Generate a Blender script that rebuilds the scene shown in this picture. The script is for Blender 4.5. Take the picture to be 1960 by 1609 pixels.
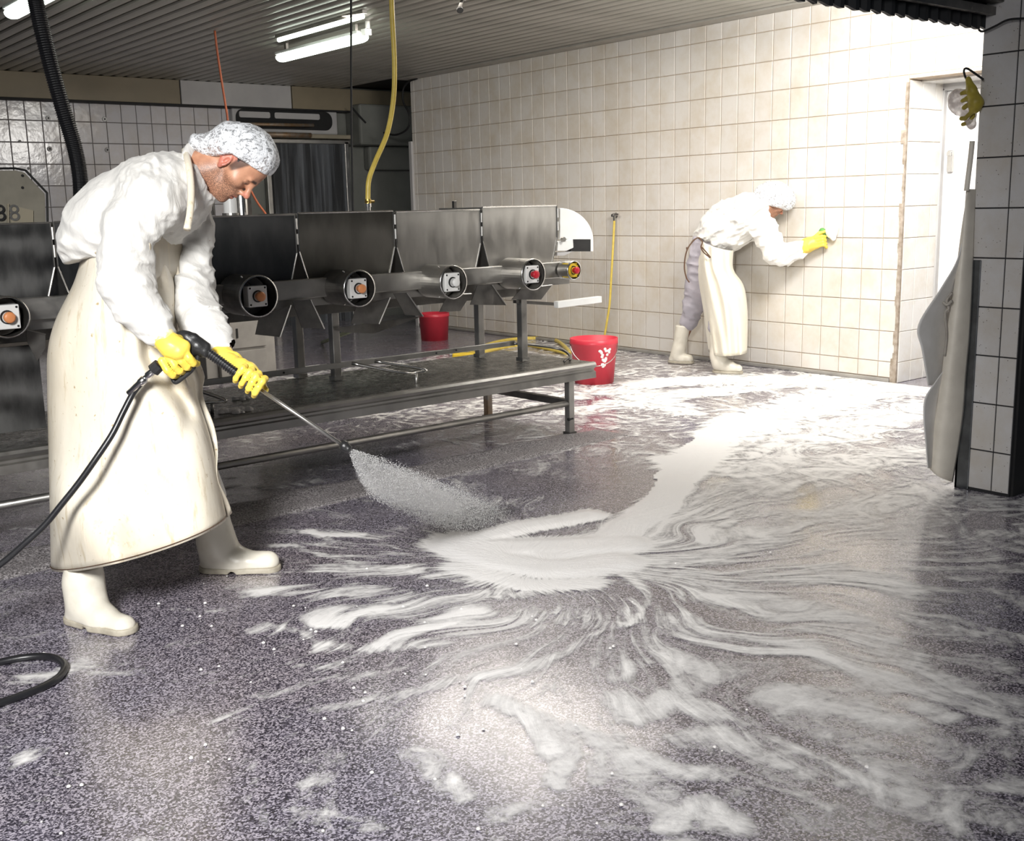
import bpy, math, random
import numpy as np
from mathutils import Vector, Matrix
random.seed(7)
rng = np.random.default_rng(11)
scn = bpy.context.scene
for o in list(bpy.data.objects): bpy.data.objects.remove(o)
COL = scn.collection

# ------------------------------------------------------------------ camera
YAW, PIT, ROL, FPX, CH = 0.675563, 0.192913, -0.0235265, 2096.3, 1.4
CX, CY = 980.0, 804.5
V = lambda *a: np.array(a, float)
FW = V(math.sin(YAW) * math.cos(PIT), math.cos(YAW) * math.cos(PIT), -math.sin(PIT))
_r = V(math.cos(YAW), -math.sin(YAW), 0); _u = np.cross(_r, FW)
RT = math.cos(ROL) * _r + math.sin(ROL) * _u
UP = -math.sin(ROL) * _r + math.cos(ROL) * _u
EYE = V(0, 0, CH)
EX = V(math.cos(YAW), -math.sin(YAW), 0)      # horizontal right of the photographer
EY = V(math.sin(YAW), math.cos(YAW), 0)       # horizontal away from the photographer
cam = bpy.data.cameras.new('camera'); cam.sensor_width = 36; cam.lens = FPX / 1960 * 36; cam.clip_start = .05
co = bpy.data.objects.new('camera', cam); COL.objects.link(co)
m = Matrix.Identity(4)
for i in range(3):
    m[i][0] = RT[i]; m[i][1] = UP[i]; m[i][2] = -FW[i]; m[i][3] = EYE[i]
co.matrix_world = m
scn.camera = co

# ------------------------------------------------------------------ world, lights, exposure
w = bpy.data.worlds.new('world'); scn.world = w; w.use_nodes = True
w.node_tree.nodes['Background'].inputs[0].default_value = (.75, .85, 1, 1)
w.node_tree.nodes['Background'].inputs[1].default_value = .06
scn.view_settings.view_transform = 'Standard'; scn.view_settings.look = 'None'
scn.view_settings.exposure = 0; scn.view_settings.gamma = 1; scn.view_settings.use_curve_mapping = False
scn.cycles.use_denoising = True
scn.cycles.max_bounces = 6; scn.cycles.volume_bounces = 2; scn.cycles.diffuse_bounces = 3; scn.cycles.glossy_bounces = 3
scn.cycles.transparent_max_bounces = 12
scn.cycles.sample_clamp_indirect = 4

def lamp(name, loc, target, size, power, col, sy=None, spread=180):
    l = bpy.data.lights.new(name, 'AREA'); l.size = size; l.energy = power; l.color = col
    if sy: l.shape = 'RECTANGLE'; l.size_y = sy
    l.spread = math.radians(spread)
    o = bpy.data.objects.new(name, l); COL.objects.link(o); o.location = loc
    o.rotation_euler = (Vector(target) - Vector(loc)).to_track_quat('-Z', 'Y').to_euler()
    return o
lamp('flash_softbox', (-1.05, .25, 2.55), (1.75, 3.5, .55), .75, 74, (1, .99, .975), spread=76)
lamp('bay_light', (5.9, 3.7, 2.8), (7.4, 5.0, 1.7), 1.4, 215, (1, .975, .93), 1.0)
lamp('ceiling_fill', (5.2, 6.6, 2.8), (5.2, 6.8, 0), 1.6, 85, (1, .93, .84), 2.4)

# ------------------------------------------------------------------ geometry helpers
def ray(px, py): return FW + RT * (px - CX) / FPX - UP * (py - CY) / FPX
def onz(px, py, z=0.): d = ray(px, py); return EYE + d * ((z - CH) / d[2])
def onx(px, py, x): d = ray(px, py); return EYE + d * (x / d[0])
def ony(px, py, y): d = ray(px, py); return EYE + d * (y / d[1])
def onh(px, py, h): d = ray(px, py); return EYE + d * (h / (d @ EY))
TH = .0286
MA = V(4.452, 4.962, 0); DM = V(math.cos(TH), math.sin(TH), 0); NM = V(-math.sin(TH), math.cos(TH), 0); ZZ = V(0, 0, 1)
def onm(px, py, t=0.):
    d = ray(px, py); return EYE + d * ((NM @ (MA - EYE) + t) / (NM @ d))
def mp(s, t, z): return MA + DM * s + NM * t + ZZ * z
def ms(px, py, t): return float((onm(px, py, t) - MA) @ DM)
def dep(p): return float((np.asarray(p) - EYE) @ FW)

def root_of(o):
    while o.parent: o = o.parent
    return o
def tag(o, label=None, cat=None, group=None, kind=None):
    if label: o['label'] = label
    if cat: o['category'] = cat
    if group: o['group'] = group
    if kind: o['kind'] = kind
    return o
def thing(name, label, cat, loc=(0, 0, 0), group=None, rotz=0.):
    o = bpy.data.objects.new(name, None); COL.objects.link(o)
    o.location = tuple(float(v) for v in loc); o.rotation_euler = (0, 0, rotz); o.empty_display_size = .1
    return tag(o, label, cat, group)
def from_mesh(name, me, mat=None, parent=None, loc=None):
    o = bpy.data.objects.new(name, me); COL.objects.link(o)
    if mat is not None and not me.materials: me.materials.append(mat)
    if parent: o.parent = parent
    if loc is not None: o.location = tuple(float(v) for v in loc)
    return o
def mk(name, vs, fs, mat, parent=None, smooth=False, local=False, origin=None):
    """world-space verts -> object; children are stored relative to their root"""
    vs = np.asarray(vs, float)
    loc = None
    if not local:
        if parent is not None:
            vs = vs - np.array(root_of(parent).location)
        else:
            loc = V((vs[:, 0].min() + vs[:, 0].max()) / 2, (vs[:, 1].min() + vs[:, 1].max()) / 2, vs[:, 2].min()) if origin is None else np.asarray(origin, float)
            vs = vs - loc
    me = bpy.data.meshes.new(name)
    if isinstance(fs, np.ndarray) and fs.ndim == 2:
        n = len(fs); k = fs.shape[1]
        me.vertices.add(len(vs)); me.vertices.foreach_set('co', vs.astype(np.float32).ravel())
        me.loops.add(n * k); me.loops.foreach_set('vertex_index', fs.astype(np.int32).ravel())
        me.polygons.add(n); me.polygons.foreach_set('loop_start', np.arange(0, n * k, k, dtype=np.int32))
        me.update(calc_edges=True); me.validate()
    else:
        me.from_pydata([tuple(v) for v in vs], [], [tuple(f) for f in fs]); me.update()
    if smooth: me.polygons.foreach_set('use_smooth', [True] * len(me.polygons))
    return from_mesh(name, me, mat, parent, loc)

class MB:
    def __init__(s): s.v = []; s.f = []
    def add(s, vs, fs):
        b = len(s.v); s.v += [np.asarray(v, float) for v in vs]; s.f += [tuple(b + i for i in f) for f in fs]; return s
    def box(s, c, ax, ay, az):
        """centre + three half vectors"""
        c, ax, ay, az = (np.asarray(q, float) for q in (c, ax, ay, az))
        vs = [c + i * ax + j * ay + k * az for k in (-1, 1) for j in (-1, 1) for i in (-1, 1)]
        return s.add(vs, [(0, 2, 3, 1), (4, 5, 7, 6), (0, 1, 5, 4), (2, 6, 7, 3), (0, 4, 6, 2), (1, 3, 7, 5)])
    def aabb(s, a, b):
        a = np.asarray(a, float); b = np.asarray(b, float); h = (b - a) / 2
        return s.box((a + b) / 2, V(h[0], 0, 0), V(0, h[1], 0), V(0, 0, h[2]))
    def bar(s, p, q, w, h, up=(0, 0, 1)):
        p = np.asarray(p, float); q = np.asarray(q, float); d = q - p; L = np.linalg.norm(d); d /= L
        side = np.cross(d, np.asarray(up, float)); side /= np.linalg.norm(side); u = np.cross(side, d)
        return s.box((p + q) / 2, d * L / 2, side * w / 2, u * h / 2)
    def prism(s, poly, vec, inset=0):
        n = len(poly); poly = [np.asarray(p, float) for p in poly]; vec = np.asarray(vec, float)
        return s.add(poly + [p + vec for p in poly], [tuple(range(n))[::-1], tuple(range(n, 2 * n))] + [(i, (i + 1) % n, n + (i + 1) % n, n + i) for i in range(n)])
    def tube(s, pts, r, n=10, cap=True):
        pts = [np.asarray(p, float) for p in pts]; k = len(pts)
        rs = [r] * k if np.isscalar(r) else list(r)
        T = [pts[min(i + 1, k - 1)] - pts[max(i - 1, 0)] for i in range(k)]
        T = [t / (np.linalg.norm(t) + 1e-9) for t in T]
        u = np.cross(T[0], V(0, 0, 1));
        if np.linalg.norm(u) < .05: u = np.cross(T[0], V(0, 1, 0))
        u /= np.linalg.norm(u); vs = []
        for i in range(k):
            u = u - T[i] * (u @ T[i]); u /= np.linalg.norm(u); w_ = np.cross(T[i], u)
            vs += [pts[i] + rs[i] * (math.cos(a) * u + math.sin(a) * w_) for a in [2 * math.pi * j / n for j in range(n)]]
        fs = [(i * n + j, i * n + (j + 1) % n, (i + 1) * n + (j + 1) % n, (i + 1) * n + j) for i in range(k - 1) for j in range(n)]
        if cap: fs += [tuple(range(n))[::-1], tuple((k - 1) * n + j for j in range(n))]
        return s.add(vs, fs)
    def lathe(s, c, ax, prof, n=24):
        """prof: list of (distance along ax, radius)"""
        ax = np.asarray(ax, float); ax /= np.linalg.norm(ax)
        u = np.cross(ax, V(0, 0, 1)) if abs(ax[2]) < .9 else np.cross(ax, V(1, 0, 0)); u /= np.linalg.norm(u); w_ = np.cross(ax, u)
        k = len(prof); vs = []
        for d, r in prof:
            vs += [np.asarray(c) + ax * d + max(r, 1e-4) * (math.cos(2 * math.pi * j / n) * u + math.sin(2 * math.pi * j / n) * w_) for j in range(n)]
        fs = [(i * n + j, i * n + (j + 1) % n, (i + 1) * n + (j + 1) % n, (i + 1) * n + j) for i in range(k - 1) for j in range(n)]
        return s.add(vs, fs)
    def out(s, name, mat, parent=None, smooth=False, bevel=0, origin=None):
        o = mk(name, s.v, s.f, mat, parent, smooth, origin=origin)
        if bevel:
            b = o.modifiers.new('bevel', 'BEVEL'); b.width = bevel; b.segments = 2; b.limit_method = 'ANGLE'
        return o
def spline(pts, n):
    P = [np.asarray(p, float) for p in pts]; P = [2 * P[0] - P[1]] + P + [2 * P[-1] - P[-2]]; out = []
    segs = len(P) - 3
    for i in range(n):
        t = i / (n - 1) * segs; k = min(int(t), segs - 1); f = t - k
        a, b, c, d = P[k:k + 4]
        out.append(.5 * (2 * b + (c - a) * f + (2 * a - 5 * b + 4 * c - d) * f * f + (3 * b - a - 3 * c + d) * f ** 3))
    return out

# ------------------------------------------------------------------ materials
def newmat(name):
    m = bpy.data.materials.new(name); m.use_nodes = True; nt = m.node_tree
    return m, nt, nt.nodes['Principled BSDF']
def N(nt, typ, **kw):
    n = nt.nodes.new(typ)
    for k, v in kw.items():
        if k in ('operation', 'blend_type', 'data_type', 'attribute_name', 'attribute_type', 'feature', 'noise_dimensions', 'noise_type', 'interpolation_type', 'wave_type', 'bands_direction', 'clamp', 'normalize'): setattr(n, k, v)
        else: n.inputs[k].default_value = v
    return n
def ramp(nt, fac, stops):
    r = nt.nodes.new('ShaderNodeValToRGB'); e = r.color_ramp.elements
    while len(e) < len(stops): e.new(.5)
    for el, (p, c) in zip(e, stops): el.position = p; el.color = (*c, 1) if len(c) == 3 else c
    nt.links.new(fac, r.inputs[0]); return r.outputs[0]
def mix(nt, fac, a, b, bt='MIX'):
    n = nt.nodes.new('ShaderNodeMix'); n.data_type = 'RGBA'; n.blend_type = bt
    for sock, v in ((n.inputs[0], fac), (n.inputs[6], a), (n.inputs[7], b)):
        if hasattr(v, 'links'): nt.links.new(v, sock)
        else: sock.default_value = (*v, 1) if isinstance(v, tuple) and len(v) == 3 else v
    return n.outputs[2]
def math_(nt, op, a, b=0., c=None):
    n = nt.nodes.new('ShaderNodeMath'); n.operation = op
    for i, v in enumerate((a, b) if c is None else (a, b, c)):
        if hasattr(v, 'links'): nt.links.new(v, n.inputs[i])
        else: n.inputs[i].default_value = v
    return n.outputs[0]
def coords(nt, geo=False, scale=(1, 1, 1)):
    if geo: c = nt.nodes.new('ShaderNodeNewGeometry').outputs['Position']
    else: c = nt.nodes.new('ShaderNodeTexCoord').outputs['Object']
    mpn = nt.nodes.new('ShaderNodeMapping'); mpn.inputs['Scale'].default_value = scale
    nt.links.new(c, mpn.inputs['Vector']); return mpn.outputs[0]
def noise(nt, vec, scale, detail=4, rough=.55, dist=0.):
    n = nt.nodes.new('ShaderNodeTexNoise'); n.inputs['Scale'].default_value = scale; n.inputs['Detail'].default_value = detail
    n.inputs['Roughness'].default_value = rough; n.inputs['Distortion'].default_value = dist
    nt.links.new(vec, n.inputs['Vector']); return n.outputs['Fac']
def bump(nt, b, h, strength=.3, dist=.01):
    n = nt.nodes.new('ShaderNodeBump'); n.inputs['Strength'].default_value = strength; n.inputs['Distance'].default_value = dist
    nt.links.new(h, n.inputs['Height']); nt.links.new(n.outputs[0], b.inputs['Normal'])
def pm(name, c1, c2=None, rough=.5, metal=0., ns=8, bs=0, bstr=.2, bdist=.004, geo=False, scale=(1, 1, 1), spec=.5, rough2=None, stops=(.35, .65), coat=0.):
    m, nt, b = newmat(name); vec = coords(nt, geo, scale)
    c2 = c2 or tuple(x * .8 for x in c1)
    f = noise(nt, vec, ns, 6)
    nt.links.new(ramp(nt, f, [(stops[0], c1), (stops[1], c2)]), b.inputs['Base Color'])
    b.inputs['Roughness'].default_value = rough; b.inputs['Metallic'].default_value = metal; b.inputs['Specular IOR Level'].default_value = spec
    b.inputs['Coat Weight'].default_value = coat; b.inputs['Coat Roughness'].default_value = .1
    if rough2 is not None:
        nt.links.new(ramp(nt, noise(nt, vec, ns * 2.3, 5), [(.3, (rough,) * 3), (.7, (rough2,) * 3)]), b.inputs['Roughness'])
    if bs: bump(nt, b, noise(nt, vec, bs, 5), bstr, bdist)
    return m
def emit(name, col, st):
    m, nt, b = newmat(name); b.inputs['Base Color'].default_value = (*col, 1)
    b.inputs['Emission Color'].default_value = (*col, 1); b.inputs['Emission Strength'].default_value = st; return m

M = {}
M['black_rubber'] = pm('black_rubber', (.012, .012, .014), (.02, .02, .022), .35, bs=60, bstr=.1)
M['black_plastic'] = pm('black_plastic', (.01, .01, .011), (.018, .018, .018), .38, bs=200, bstr=.35, bdist=.002)
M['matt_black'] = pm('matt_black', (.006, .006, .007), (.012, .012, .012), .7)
M['steel'] = pm('stainless_steel', (.46, .445, .42), (.36, .35, .33), .3, .95, 6, 40, .08, .002, rough2=.48)
M['steel_dark'] = pm('tarnished_steel', (.22, .21, .195), (.13, .125, .12), .32, .9, 7, 50, .15, .003, rough2=.5)
M['steel_bright'] = pm('polished_steel', (.7, .69, .67), (.55, .54, .52), .22, 1, 10)
M['brass'] = pm('brass', (.6, .42, .12), (.35, .24, .07), .35, .9)
M['rust_steel'] = pm('rusty_steel', (.30, .17, .07), (.34, .31, .27), .5, .5, 9)
M['white_plastic'] = pm('white_plastic', (.82, .82, .80), (.76, .76, .74), .35)
M['cream_panel'] = pm('cream_panel', (.34, .30, .22), (.28, .25, .185), .55, ns=3)
M['tan_panel'] = pm('tan_panel', (.27, .225, .15), (.22, .185, .125), .5, ns=2)
M['grey_panel'] = pm('grey_panel', (.50, .49, .48), (.44, .43, .43), .5, ns=4)
M['plaster'] = pm('dull_plaster', (.20, .205, .185), (.13, .135, .12), .7, ns=1.3, bs=20)
M['button_orange'] = pm('button_orange', (.85, .33, .13), None, .35)
M['button_red'] = pm('button_red', (.65, .02, .04), None, .35)
M['button_black'] = pm('button_black', (.03, .03, .03), None, .35)
M['yellow_plastic'] = pm('yellow_plastic', (.75, .52, .03), (.6, .42, .03), .4)
M['yellow_hose'] = pm('yellow_hose', (.78, .60, .13), (.66, .49, .09), .35, ns=20, bs=90, bstr=.2)
M['red_plastic'] = pm('red_plastic', (.60, .035, .06), (.50, .03, .05), .38, ns=5)
M['orange_cord'] = pm('orange_cord', (.45, .12, .05), (.35, .09, .04), .6)
M['green_sponge'] = pm('green_sponge', (.10, .30, .07), (.16, .42, .1), .9, bs=200, bstr=.6)
M['olive'] = pm('green_handle', (.10, .14, .03), (.07, .09, .02), .5)
M['boot_rubber'] = pm('white_boot_rubber', (.76, .72, .62), (.66, .61, .51), .34, ns=14, bs=25, bstr=.12, stops=(.5, .75))
M['boot_sole'] = pm('boot_sole_rubber', (.50, .46, .37), (.36, .32, .25), .6, ns=20)
M['trouser'] = pm('lavender_cloth', (.50, .47, .52), (.42, .40, .45), .9, bs=60, bstr=.4)
M['glove_yellow'] = pm('yellow_rubber_glove', (.86, .66, .10), (.78, .56, .08), .42, ns=18, bs=55, bstr=.3, bdist=.003)
M['glove_olive'] = pm('dirty_yellow_glove', (.40, .32, .04), (.28, .22, .03), .5, ns=20, bs=55, bstr=.3)
M['hair'] = pm('dark_hair', (.012, .011, .012), (.032, .028, .028), .6, bs=120, bstr=.6)
M['eye'] = pm('eye_white', (.55, .5, .46), None, .2)
M['iris'] = pm('dark_iris', (.02, .012, .008), None, .15)
M['white_cord'] = pm('dirty_string', (.45, .42, .37), (.3, .27, .24), .8)
M['beige_board'] = pm('beige_board', (.27, .25, .20), (.19, .175, .14), .6, ns=5)
M['hang_cream'] = pm('hanging_apron_rubber', (.76, .71, .62), (.66, .61, .53), .45, ns=9, bs=30, bstr=.1)
M['hang_grey'] = pm('hanging_apron_grey', (.80, .78, .76), (.70, .68, .65), .5, ns=8)
M['grease'] = pm('brown_stain', (.10, .05, .025), None, .6)
M['cabinet'] = pm('beige_cabinet', (.36, .34, .31), (.27, .255, .235), .55, ns=5)
M['tube'] = emit('fluorescent_diffuser', (.9, 1, .88), 5.5)
M['grout'] = pm('dark_grout', (.16, .14, .125), (.11, .10, .09), .85, ns=20)
M['grout_warm'] = pm('brown_grout', (.50, .41, .32), (.40, .31, .22), .85, ns=14)
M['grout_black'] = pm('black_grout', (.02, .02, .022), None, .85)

def tile_mat(name, c1, c2, rough=.22, speck=0., bs=.05):
    m, nt, b = newmat(name); oi = nt.nodes.new('ShaderNodeObjectInfo'); vec = coords(nt, True)
    base = mix(nt, oi.outputs['Random'], c1, c2)
    dirt = ramp(nt, noise(nt, vec, 3.1, 6, .7), [(.42, (1, 1, 1)), (.75, (.86, .80, .70))])
    base = mix(nt, 1., base, dirt, 'MULTIPLY')
    if speck:
        v = N(nt, 'ShaderNodeTexVoronoi'); v.inputs['Scale'].default_value = 55; nt.links.new(vec, v.inputs['Vector'])
        k = math_(nt, 'MULTIPLY', math_(nt, 'LESS_THAN', v.outputs['Distance'], .12), ramp(nt, noise(nt, vec, 14, 3), [(.48, (0, 0, 0)), (.55, (1, 1, 1))]))
        base = mix(nt, k, base, (.10, .08, .06))
    nt.links.new(base, b.inputs['Base Color']); b.inputs['Roughness'].default_value = rough
    bump(nt, b, noise(nt, vec, 9, 3), bs, .02)
    return m
M['tile'] = tile_mat('cream_wall_tile', (.74, .705, .66), (.68, .645, .60), .28)
M['tile_back'] = tile_mat('grey_white_wall_tile', (.60, .59, .62), (.54, .53, .555), .16, bs=.12)
M['tile_pillar'] = tile_mat('speckled_pillar_tile', (.58, .57, .57), (.54, .53, .53), .3, speck=1)
M['tile_reveal'] = tile_mat('white_reveal_tile', (.80, .785, .76), (.77, .755, .73), .25)
# ------------------------------------------------------------------ THE SETTING
XW, YC, YD, YB, ZC = 7.494, 11.11, 4.63, 12.5, 2.89      # right wall, its far end, doorway, back wall, ceiling

# floor: dark aggregate screed, wet
def floor_mat():
    m, nt, b = newmat('speckled_screed_floor'); vec = coords(nt, True)
    v = N(nt, 'ShaderNodeTexVoronoi'); v.inputs['Scale'].default_value = 210; nt.links.new(vec, v.inputs['Vector'])
    cell = nt.nodes.new('ShaderNodeSeparateColor'); nt.links.new(v.outputs['Color'], cell.inputs[0])
    f2 = noise(nt, vec, 150, 3, .7)
    s = math_(nt, 'ADD', math_(nt, 'MULTIPLY', cell.outputs[0], .55), math_(nt, 'MULTIPLY', f2, .6))
    col = ramp(nt, s, [(.18, (.006, .0055, .008)), (.40, (.035, .031, .043)), (.58, (.145, .132, .16)), (.78, (.50, .47, .50))])
    big = ramp(nt, noise(nt, vec, .8, 5, .6), [(.3, (.92, .93, 1.06)), (.7, (1.05, .98, .98))])
    nt.links.new(mix(nt, 1., col, big, 'MULTIPLY'), b.inputs['Base Color'])
    nt.links.new(ramp(nt, noise(nt, vec, 2.2, 5, .6), [(.35, (.16,) * 3), (.65, (.36,) * 3)]), b.inputs['Roughness'])
    h = math_(nt, 'ADD', math_(nt, 'MULTIPLY', f2, .35), math_(nt, 'MULTIPLY', noise(nt, vec, 12, 3), 1.2))
    bump(nt, b, h, .22, .006); b.inputs['Specular IOR Level'].default_value = .5; b.inputs['Coat Weight'].default_value = .7; b.inputs['Coat Roughness'].default_value = .13
    return m
M['floor'] = floor_mat()
fl = MB().aabb((-3, -2, -.12), (11, 14, 0)).out('floor', M['floor'], origin=(0, 0, 0)); tag(fl, kind='structure')
# low rounded kerb that runs along the machine
def kerb_mat():
    m, nt, b = newmat('rough_kerb_screed'); vec = coords(nt, True)
    f = noise(nt, vec, 120, 3, .8)
    nt.links.new(ramp(nt, f, [(.38, (.05, .045, .047)), (.5, (.21, .195, .20)), (.64, (.52, .49, .50))]), b.inputs['Base Color'])
    b.inputs['Roughness'].default_value = .45; bump(nt, b, f, .6, .01); return m
k0, k1 = onz(-60, 1122), onz(1200, 832)
kd = (k1 - k0) / np.linalg.norm(k1 - k0); k0 = k0 - kd * 2.2; kn = V(-kd[1], kd[0], 0)
kv, kf = [], []
prof = [(-.02, 0), (.0, .012), (.05, .016), (.16, .022), (.20, .034), (.24, .036), (.28, .02), (.32, .0)]
n = 90
for i in range(n + 1):
    f = i / n; e = min(1, (1 - f) * 9)
    for a, z in prof: kv.append(k0 + (k1 - k0) * f + kn * (a * (.9 + .1 * math.sin(i * .9))) + ZZ * (z * e))
kf = [(i * 8 + j, (i + 1) * 8 + j, (i + 1) * 8 + j + 1, i * 8 + j + 1) for i in range(n) for j in range(7)]
tag(mk('trim_1', kv, kf, kerb_mat(), smooth=True), kind='structure')

# ceiling slats with dark gaps
cm = pm('painted_ceiling_slat', (.40, .385, .34), (.32, .31, .27), .3, ns=2, bs=12, bstr=.06)
ce = MB().aabb((-1.5, 2.76, ZC + .03), (10.5, YB + .1, ZC + .08)).out('ceiling', M['matt_black'], origin=(0, 0, 0)); tag(ce, kind='structure')
W2 = .056
sl = []
for dx, dz in ((-W2, .03), (-W2, .012), (-W2 + .012, .002), (-.02, -.003), (0, -.004), (.02, -.003), (W2 - .012, .002), (W2, .012), (W2, .03)): sl.append((dx, dz))
me = bpy.data.meshes.new('slat'); L0 = YB - 2.78
me.from_pydata([(a, y, b_) for y in (0, L0) for a, b_ in sl], [], [(i, i + 1, 10 + i, 9 + i) for i in range(8)] + [tuple(range(9)), tuple(range(17, 8, -1))]); me.materials.append(cm)
x = XW - .25; first = True
while x > -1.2:
    from_mesh('slat', me, None, ce, (x, 2.78, ZC)); x -= .136
tm = pm('ceiling_edge_strip', (.42, .40, .36), (.36, .34, .30), .5)
tag(MB().aabb((XW - .17, 2.78, ZC - .012), (XW, YC + .05, ZC + .03)).out('trim_2', tm), kind='structure')

# tile sheets
def tile_mesh(name, mat, a, b, flip=1, t=.007, bv=.004):
    """unit tile in the local YZ plane (or XZ), facing -X (or -Y)"""
    me = bpy.data.meshes.new(name)
    f = [(-a, -b), (a, -b), (a, b), (-a, b)]; g = [(-a + bv, -b + bv), (a - bv, -b + bv), (a - bv, b - bv), (-a + bv, b - bv)]
    if flip == 'x': vs = [(0, p, q) for p, q in f] + [(-t * .6, p, q) for p, q in f] + [(-t, p, q) for p, q in g]
    else: vs = [(p, 0, q) for p, q in f] + [(p, -t * .6, q) for p, q in f] + [(p, -t, q) for p, q in g]
    fs = [(8, 9, 10, 11)] + [(k + i, k + (i + 1) % 4, k + 4 + (i + 1) % 4, k + 4 + i) for k in (0, 4) for i in range(4)]
    if flip == 'x': fs = [q[::-1] for q in fs]
    me.from_pydata(vs, [], fs); me.materials.append(mat); return me
def lay(parent, me, axis, fixed, us, zs, gap, a, b, limit=290, skip=None, jitter=.0025):
    cells = []
    for i in range(len(us) - 1):
        for j in range(len(zs) - 1):
            u0, u1, z0, z1 = us[i], us[i + 1], zs[j], zs[j + 1]
            if skip and skip((u0 + u1) / 2, (z0 + z1) / 2): continue
            c = V(fixed, (u0 + u1) / 2, (z0 + z1) / 2) if axis == 'x' else V((u0 + u1) / 2, fixed, (z0 + z1) / 2)
            d = c - EYE; zz = d @ FW
            px, py = CX + FPX * (d @ RT) / max(zz, .1), CY - FPX * (d @ UP) / max(zz, .1)
            vis = 0 if -60 < px < 2020 and -60 < py < 900 else 50
            cells.append((zz + vis, c, (u1 - u0 - gap) / 2 / a, (z1 - z0 - gap) / 2 / b))
    cells.sort(key=lambda q: q[0]); bv, bf = [], []
    src = [tuple(v.co) for v in me.vertices]; sf = [tuple(p.vertices) for p in me.polygons]
    for k, (_, c, su, sz) in enumerate(cells):
        if k < limit:
            o = from_mesh('tile', me, None, parent, c - np.array(root_of(parent).location))
            o.scale = (1, su, sz) if axis == 'x' else (su, 1, sz)
            r = [random.uniform(-jitter, jitter) for _ in range(2)]
            o.rotation_euler = (0, r[0], r[1]) if axis == 'x' else (r[0], 0, r[1])
        else:
            n0 = len(bv)
            for v in src: bv.append(c + V(v[0], v[1] * (su if axis == 'x' else 1), v[2] * sz) * V(1, 1, 1) if axis == 'x' else c + V(v[0] * su, v[1], v[2] * sz))
            bf += [tuple(n0 + q for q in f) for f in sf]
    if bv:
        o = mk('tile_field', bv, bf, me.materials[0], parent); o['kind'] = 'stuff'

wr = MB().aabb((XW + .004, YD, -.05), (XW + .16, YC, ZC)).aabb((XW + .004, 2.9, 2.245), (XW + .16, YD, ZC + .3)).out('wall_right', M['grout_warm'], origin=(XW, 0, 0)); tag(wr, kind='structure')
A, B = .0862, .1145
tme = tile_mesh('wall_tile', M['tile'], A, B, 'x')
ys = [YD + .0] + [4.79 + .1784 * k for k in range(36) if 4.79 + .1784 * k < YC - .03] + [YC]
zs = [.035] + [.158 + .235 * k for k in range(12)] + [ZC - .01]
lay(wr, tme, 'x', XW + .004, ys, zs, .0055, A, B, 290)
lay(wr, tme, 'x', XW + .004, [2.9, 3.0, 3.18, 3.36, 3.54, 3.715, 3.895, 4.073, 4.252, 4.43, YD], [2.245, 2.273, 2.508, 2.743, ZC - .01, 3.15], .0055, A, B, 8)
tag(MB().aabb((XW - .02, YD + .05, 0), (XW + .01, YC, .032)).out('baseboard_right', M['cabinet'], bevel=.008), kind='structure')
tag(MB().aabb((XW - .03, YC - .01, 0), (XW + .2, YC + .04, 2.18)).out('trim_3', M['grey_panel']), kind='structure')
# crumbling mortar edge of the doorway
ev = MB(); z = .0
while z < 2.2:
    h = random.uniform(.03, .10); wv = random.uniform(.006, .02) + (.025 if z < .15 else 0) + (.03 if 1.75 < z < 1.88 else 0) + (.012 if z < 1.3 else 0)
    ev.aabb((XW - .011, YD - .004, z), (XW + .01, YD + wv, min(z + h, 2.24))); z += h
ev.out('mortar_edge', pm('crumbled_mortar', (.42, .36, .30), (.25, .20, .15), .9, ns=25, bs=50, bstr=.8), wr)
# reveal of the doorway
rv = MB().aabb((XW + .012, YD - .001, 0), (XW + .50, YD + .10, 2.245)).out('wall_doorway', M['grout_warm'], origin=(XW, YD, 0)); tag(rv, kind='structure')
rt = tile_mesh('reveal_tile', M['tile_reveal'], A, B, 'y')
lay(rv, rt, 'y', YD, [XW + .014, XW + .18, XW + .36, XW + .50], [.0] + [.158 + .235 * k for k in range(9)] + [2.24], .004, A, B, 60)
tag(MB().aabb((XW + .16, 2.6, 0), (XW + .9, 2.9, 2.9)).aabb((XW + .16, 2.9, 2.23), (XW + .9, YD, 2.4)).out('trim_4', M['tile_reveal']), kind='structure')
# white door leaf inside the opening
dr = thing('door_1', None, None, (XW + .56, 4.0, 0)); dr['kind'] = 'structure'
dm_ = pm('white_door_sheet', (.78, .765, .75), (.72, .70, .69), .35, ns=3)
MB().aabb((XW + .50, 2.9, .02), (XW + .56, YD + .12, 2.18)).out('door_leaf', dm_, dr, bevel=.005)
MB().aabb((XW + .455, YD - .02, 0), (XW + .5, YD + .0, 2.2)).aabb((XW + .455, 2.9, 2.18), (XW + .52, YD, 2.24)).out('door_frame', M['grey_panel'], dr, bevel=.004)
MB().aabb((XW + .47, YD - .10, 1.58), (XW + .5, YD - .06, 1.74)).aabb((XW + .45, YD - .095, 1.70), (XW + .49, YD - .065, 1.73)).out('door_hinge', M['steel_bright'], dr, bevel=.003)
rb = MB()
for yy in (4.07, 4.15):
    for k in range(34): rb.aabb((XW + .492, yy - .008, .35 + k * .052), (XW + .501, yy + .008, .35 + k * .052 + .022))
o = rb.out('perforation', M['grey_panel'], dr); o['kind'] = 'stuff'

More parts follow.
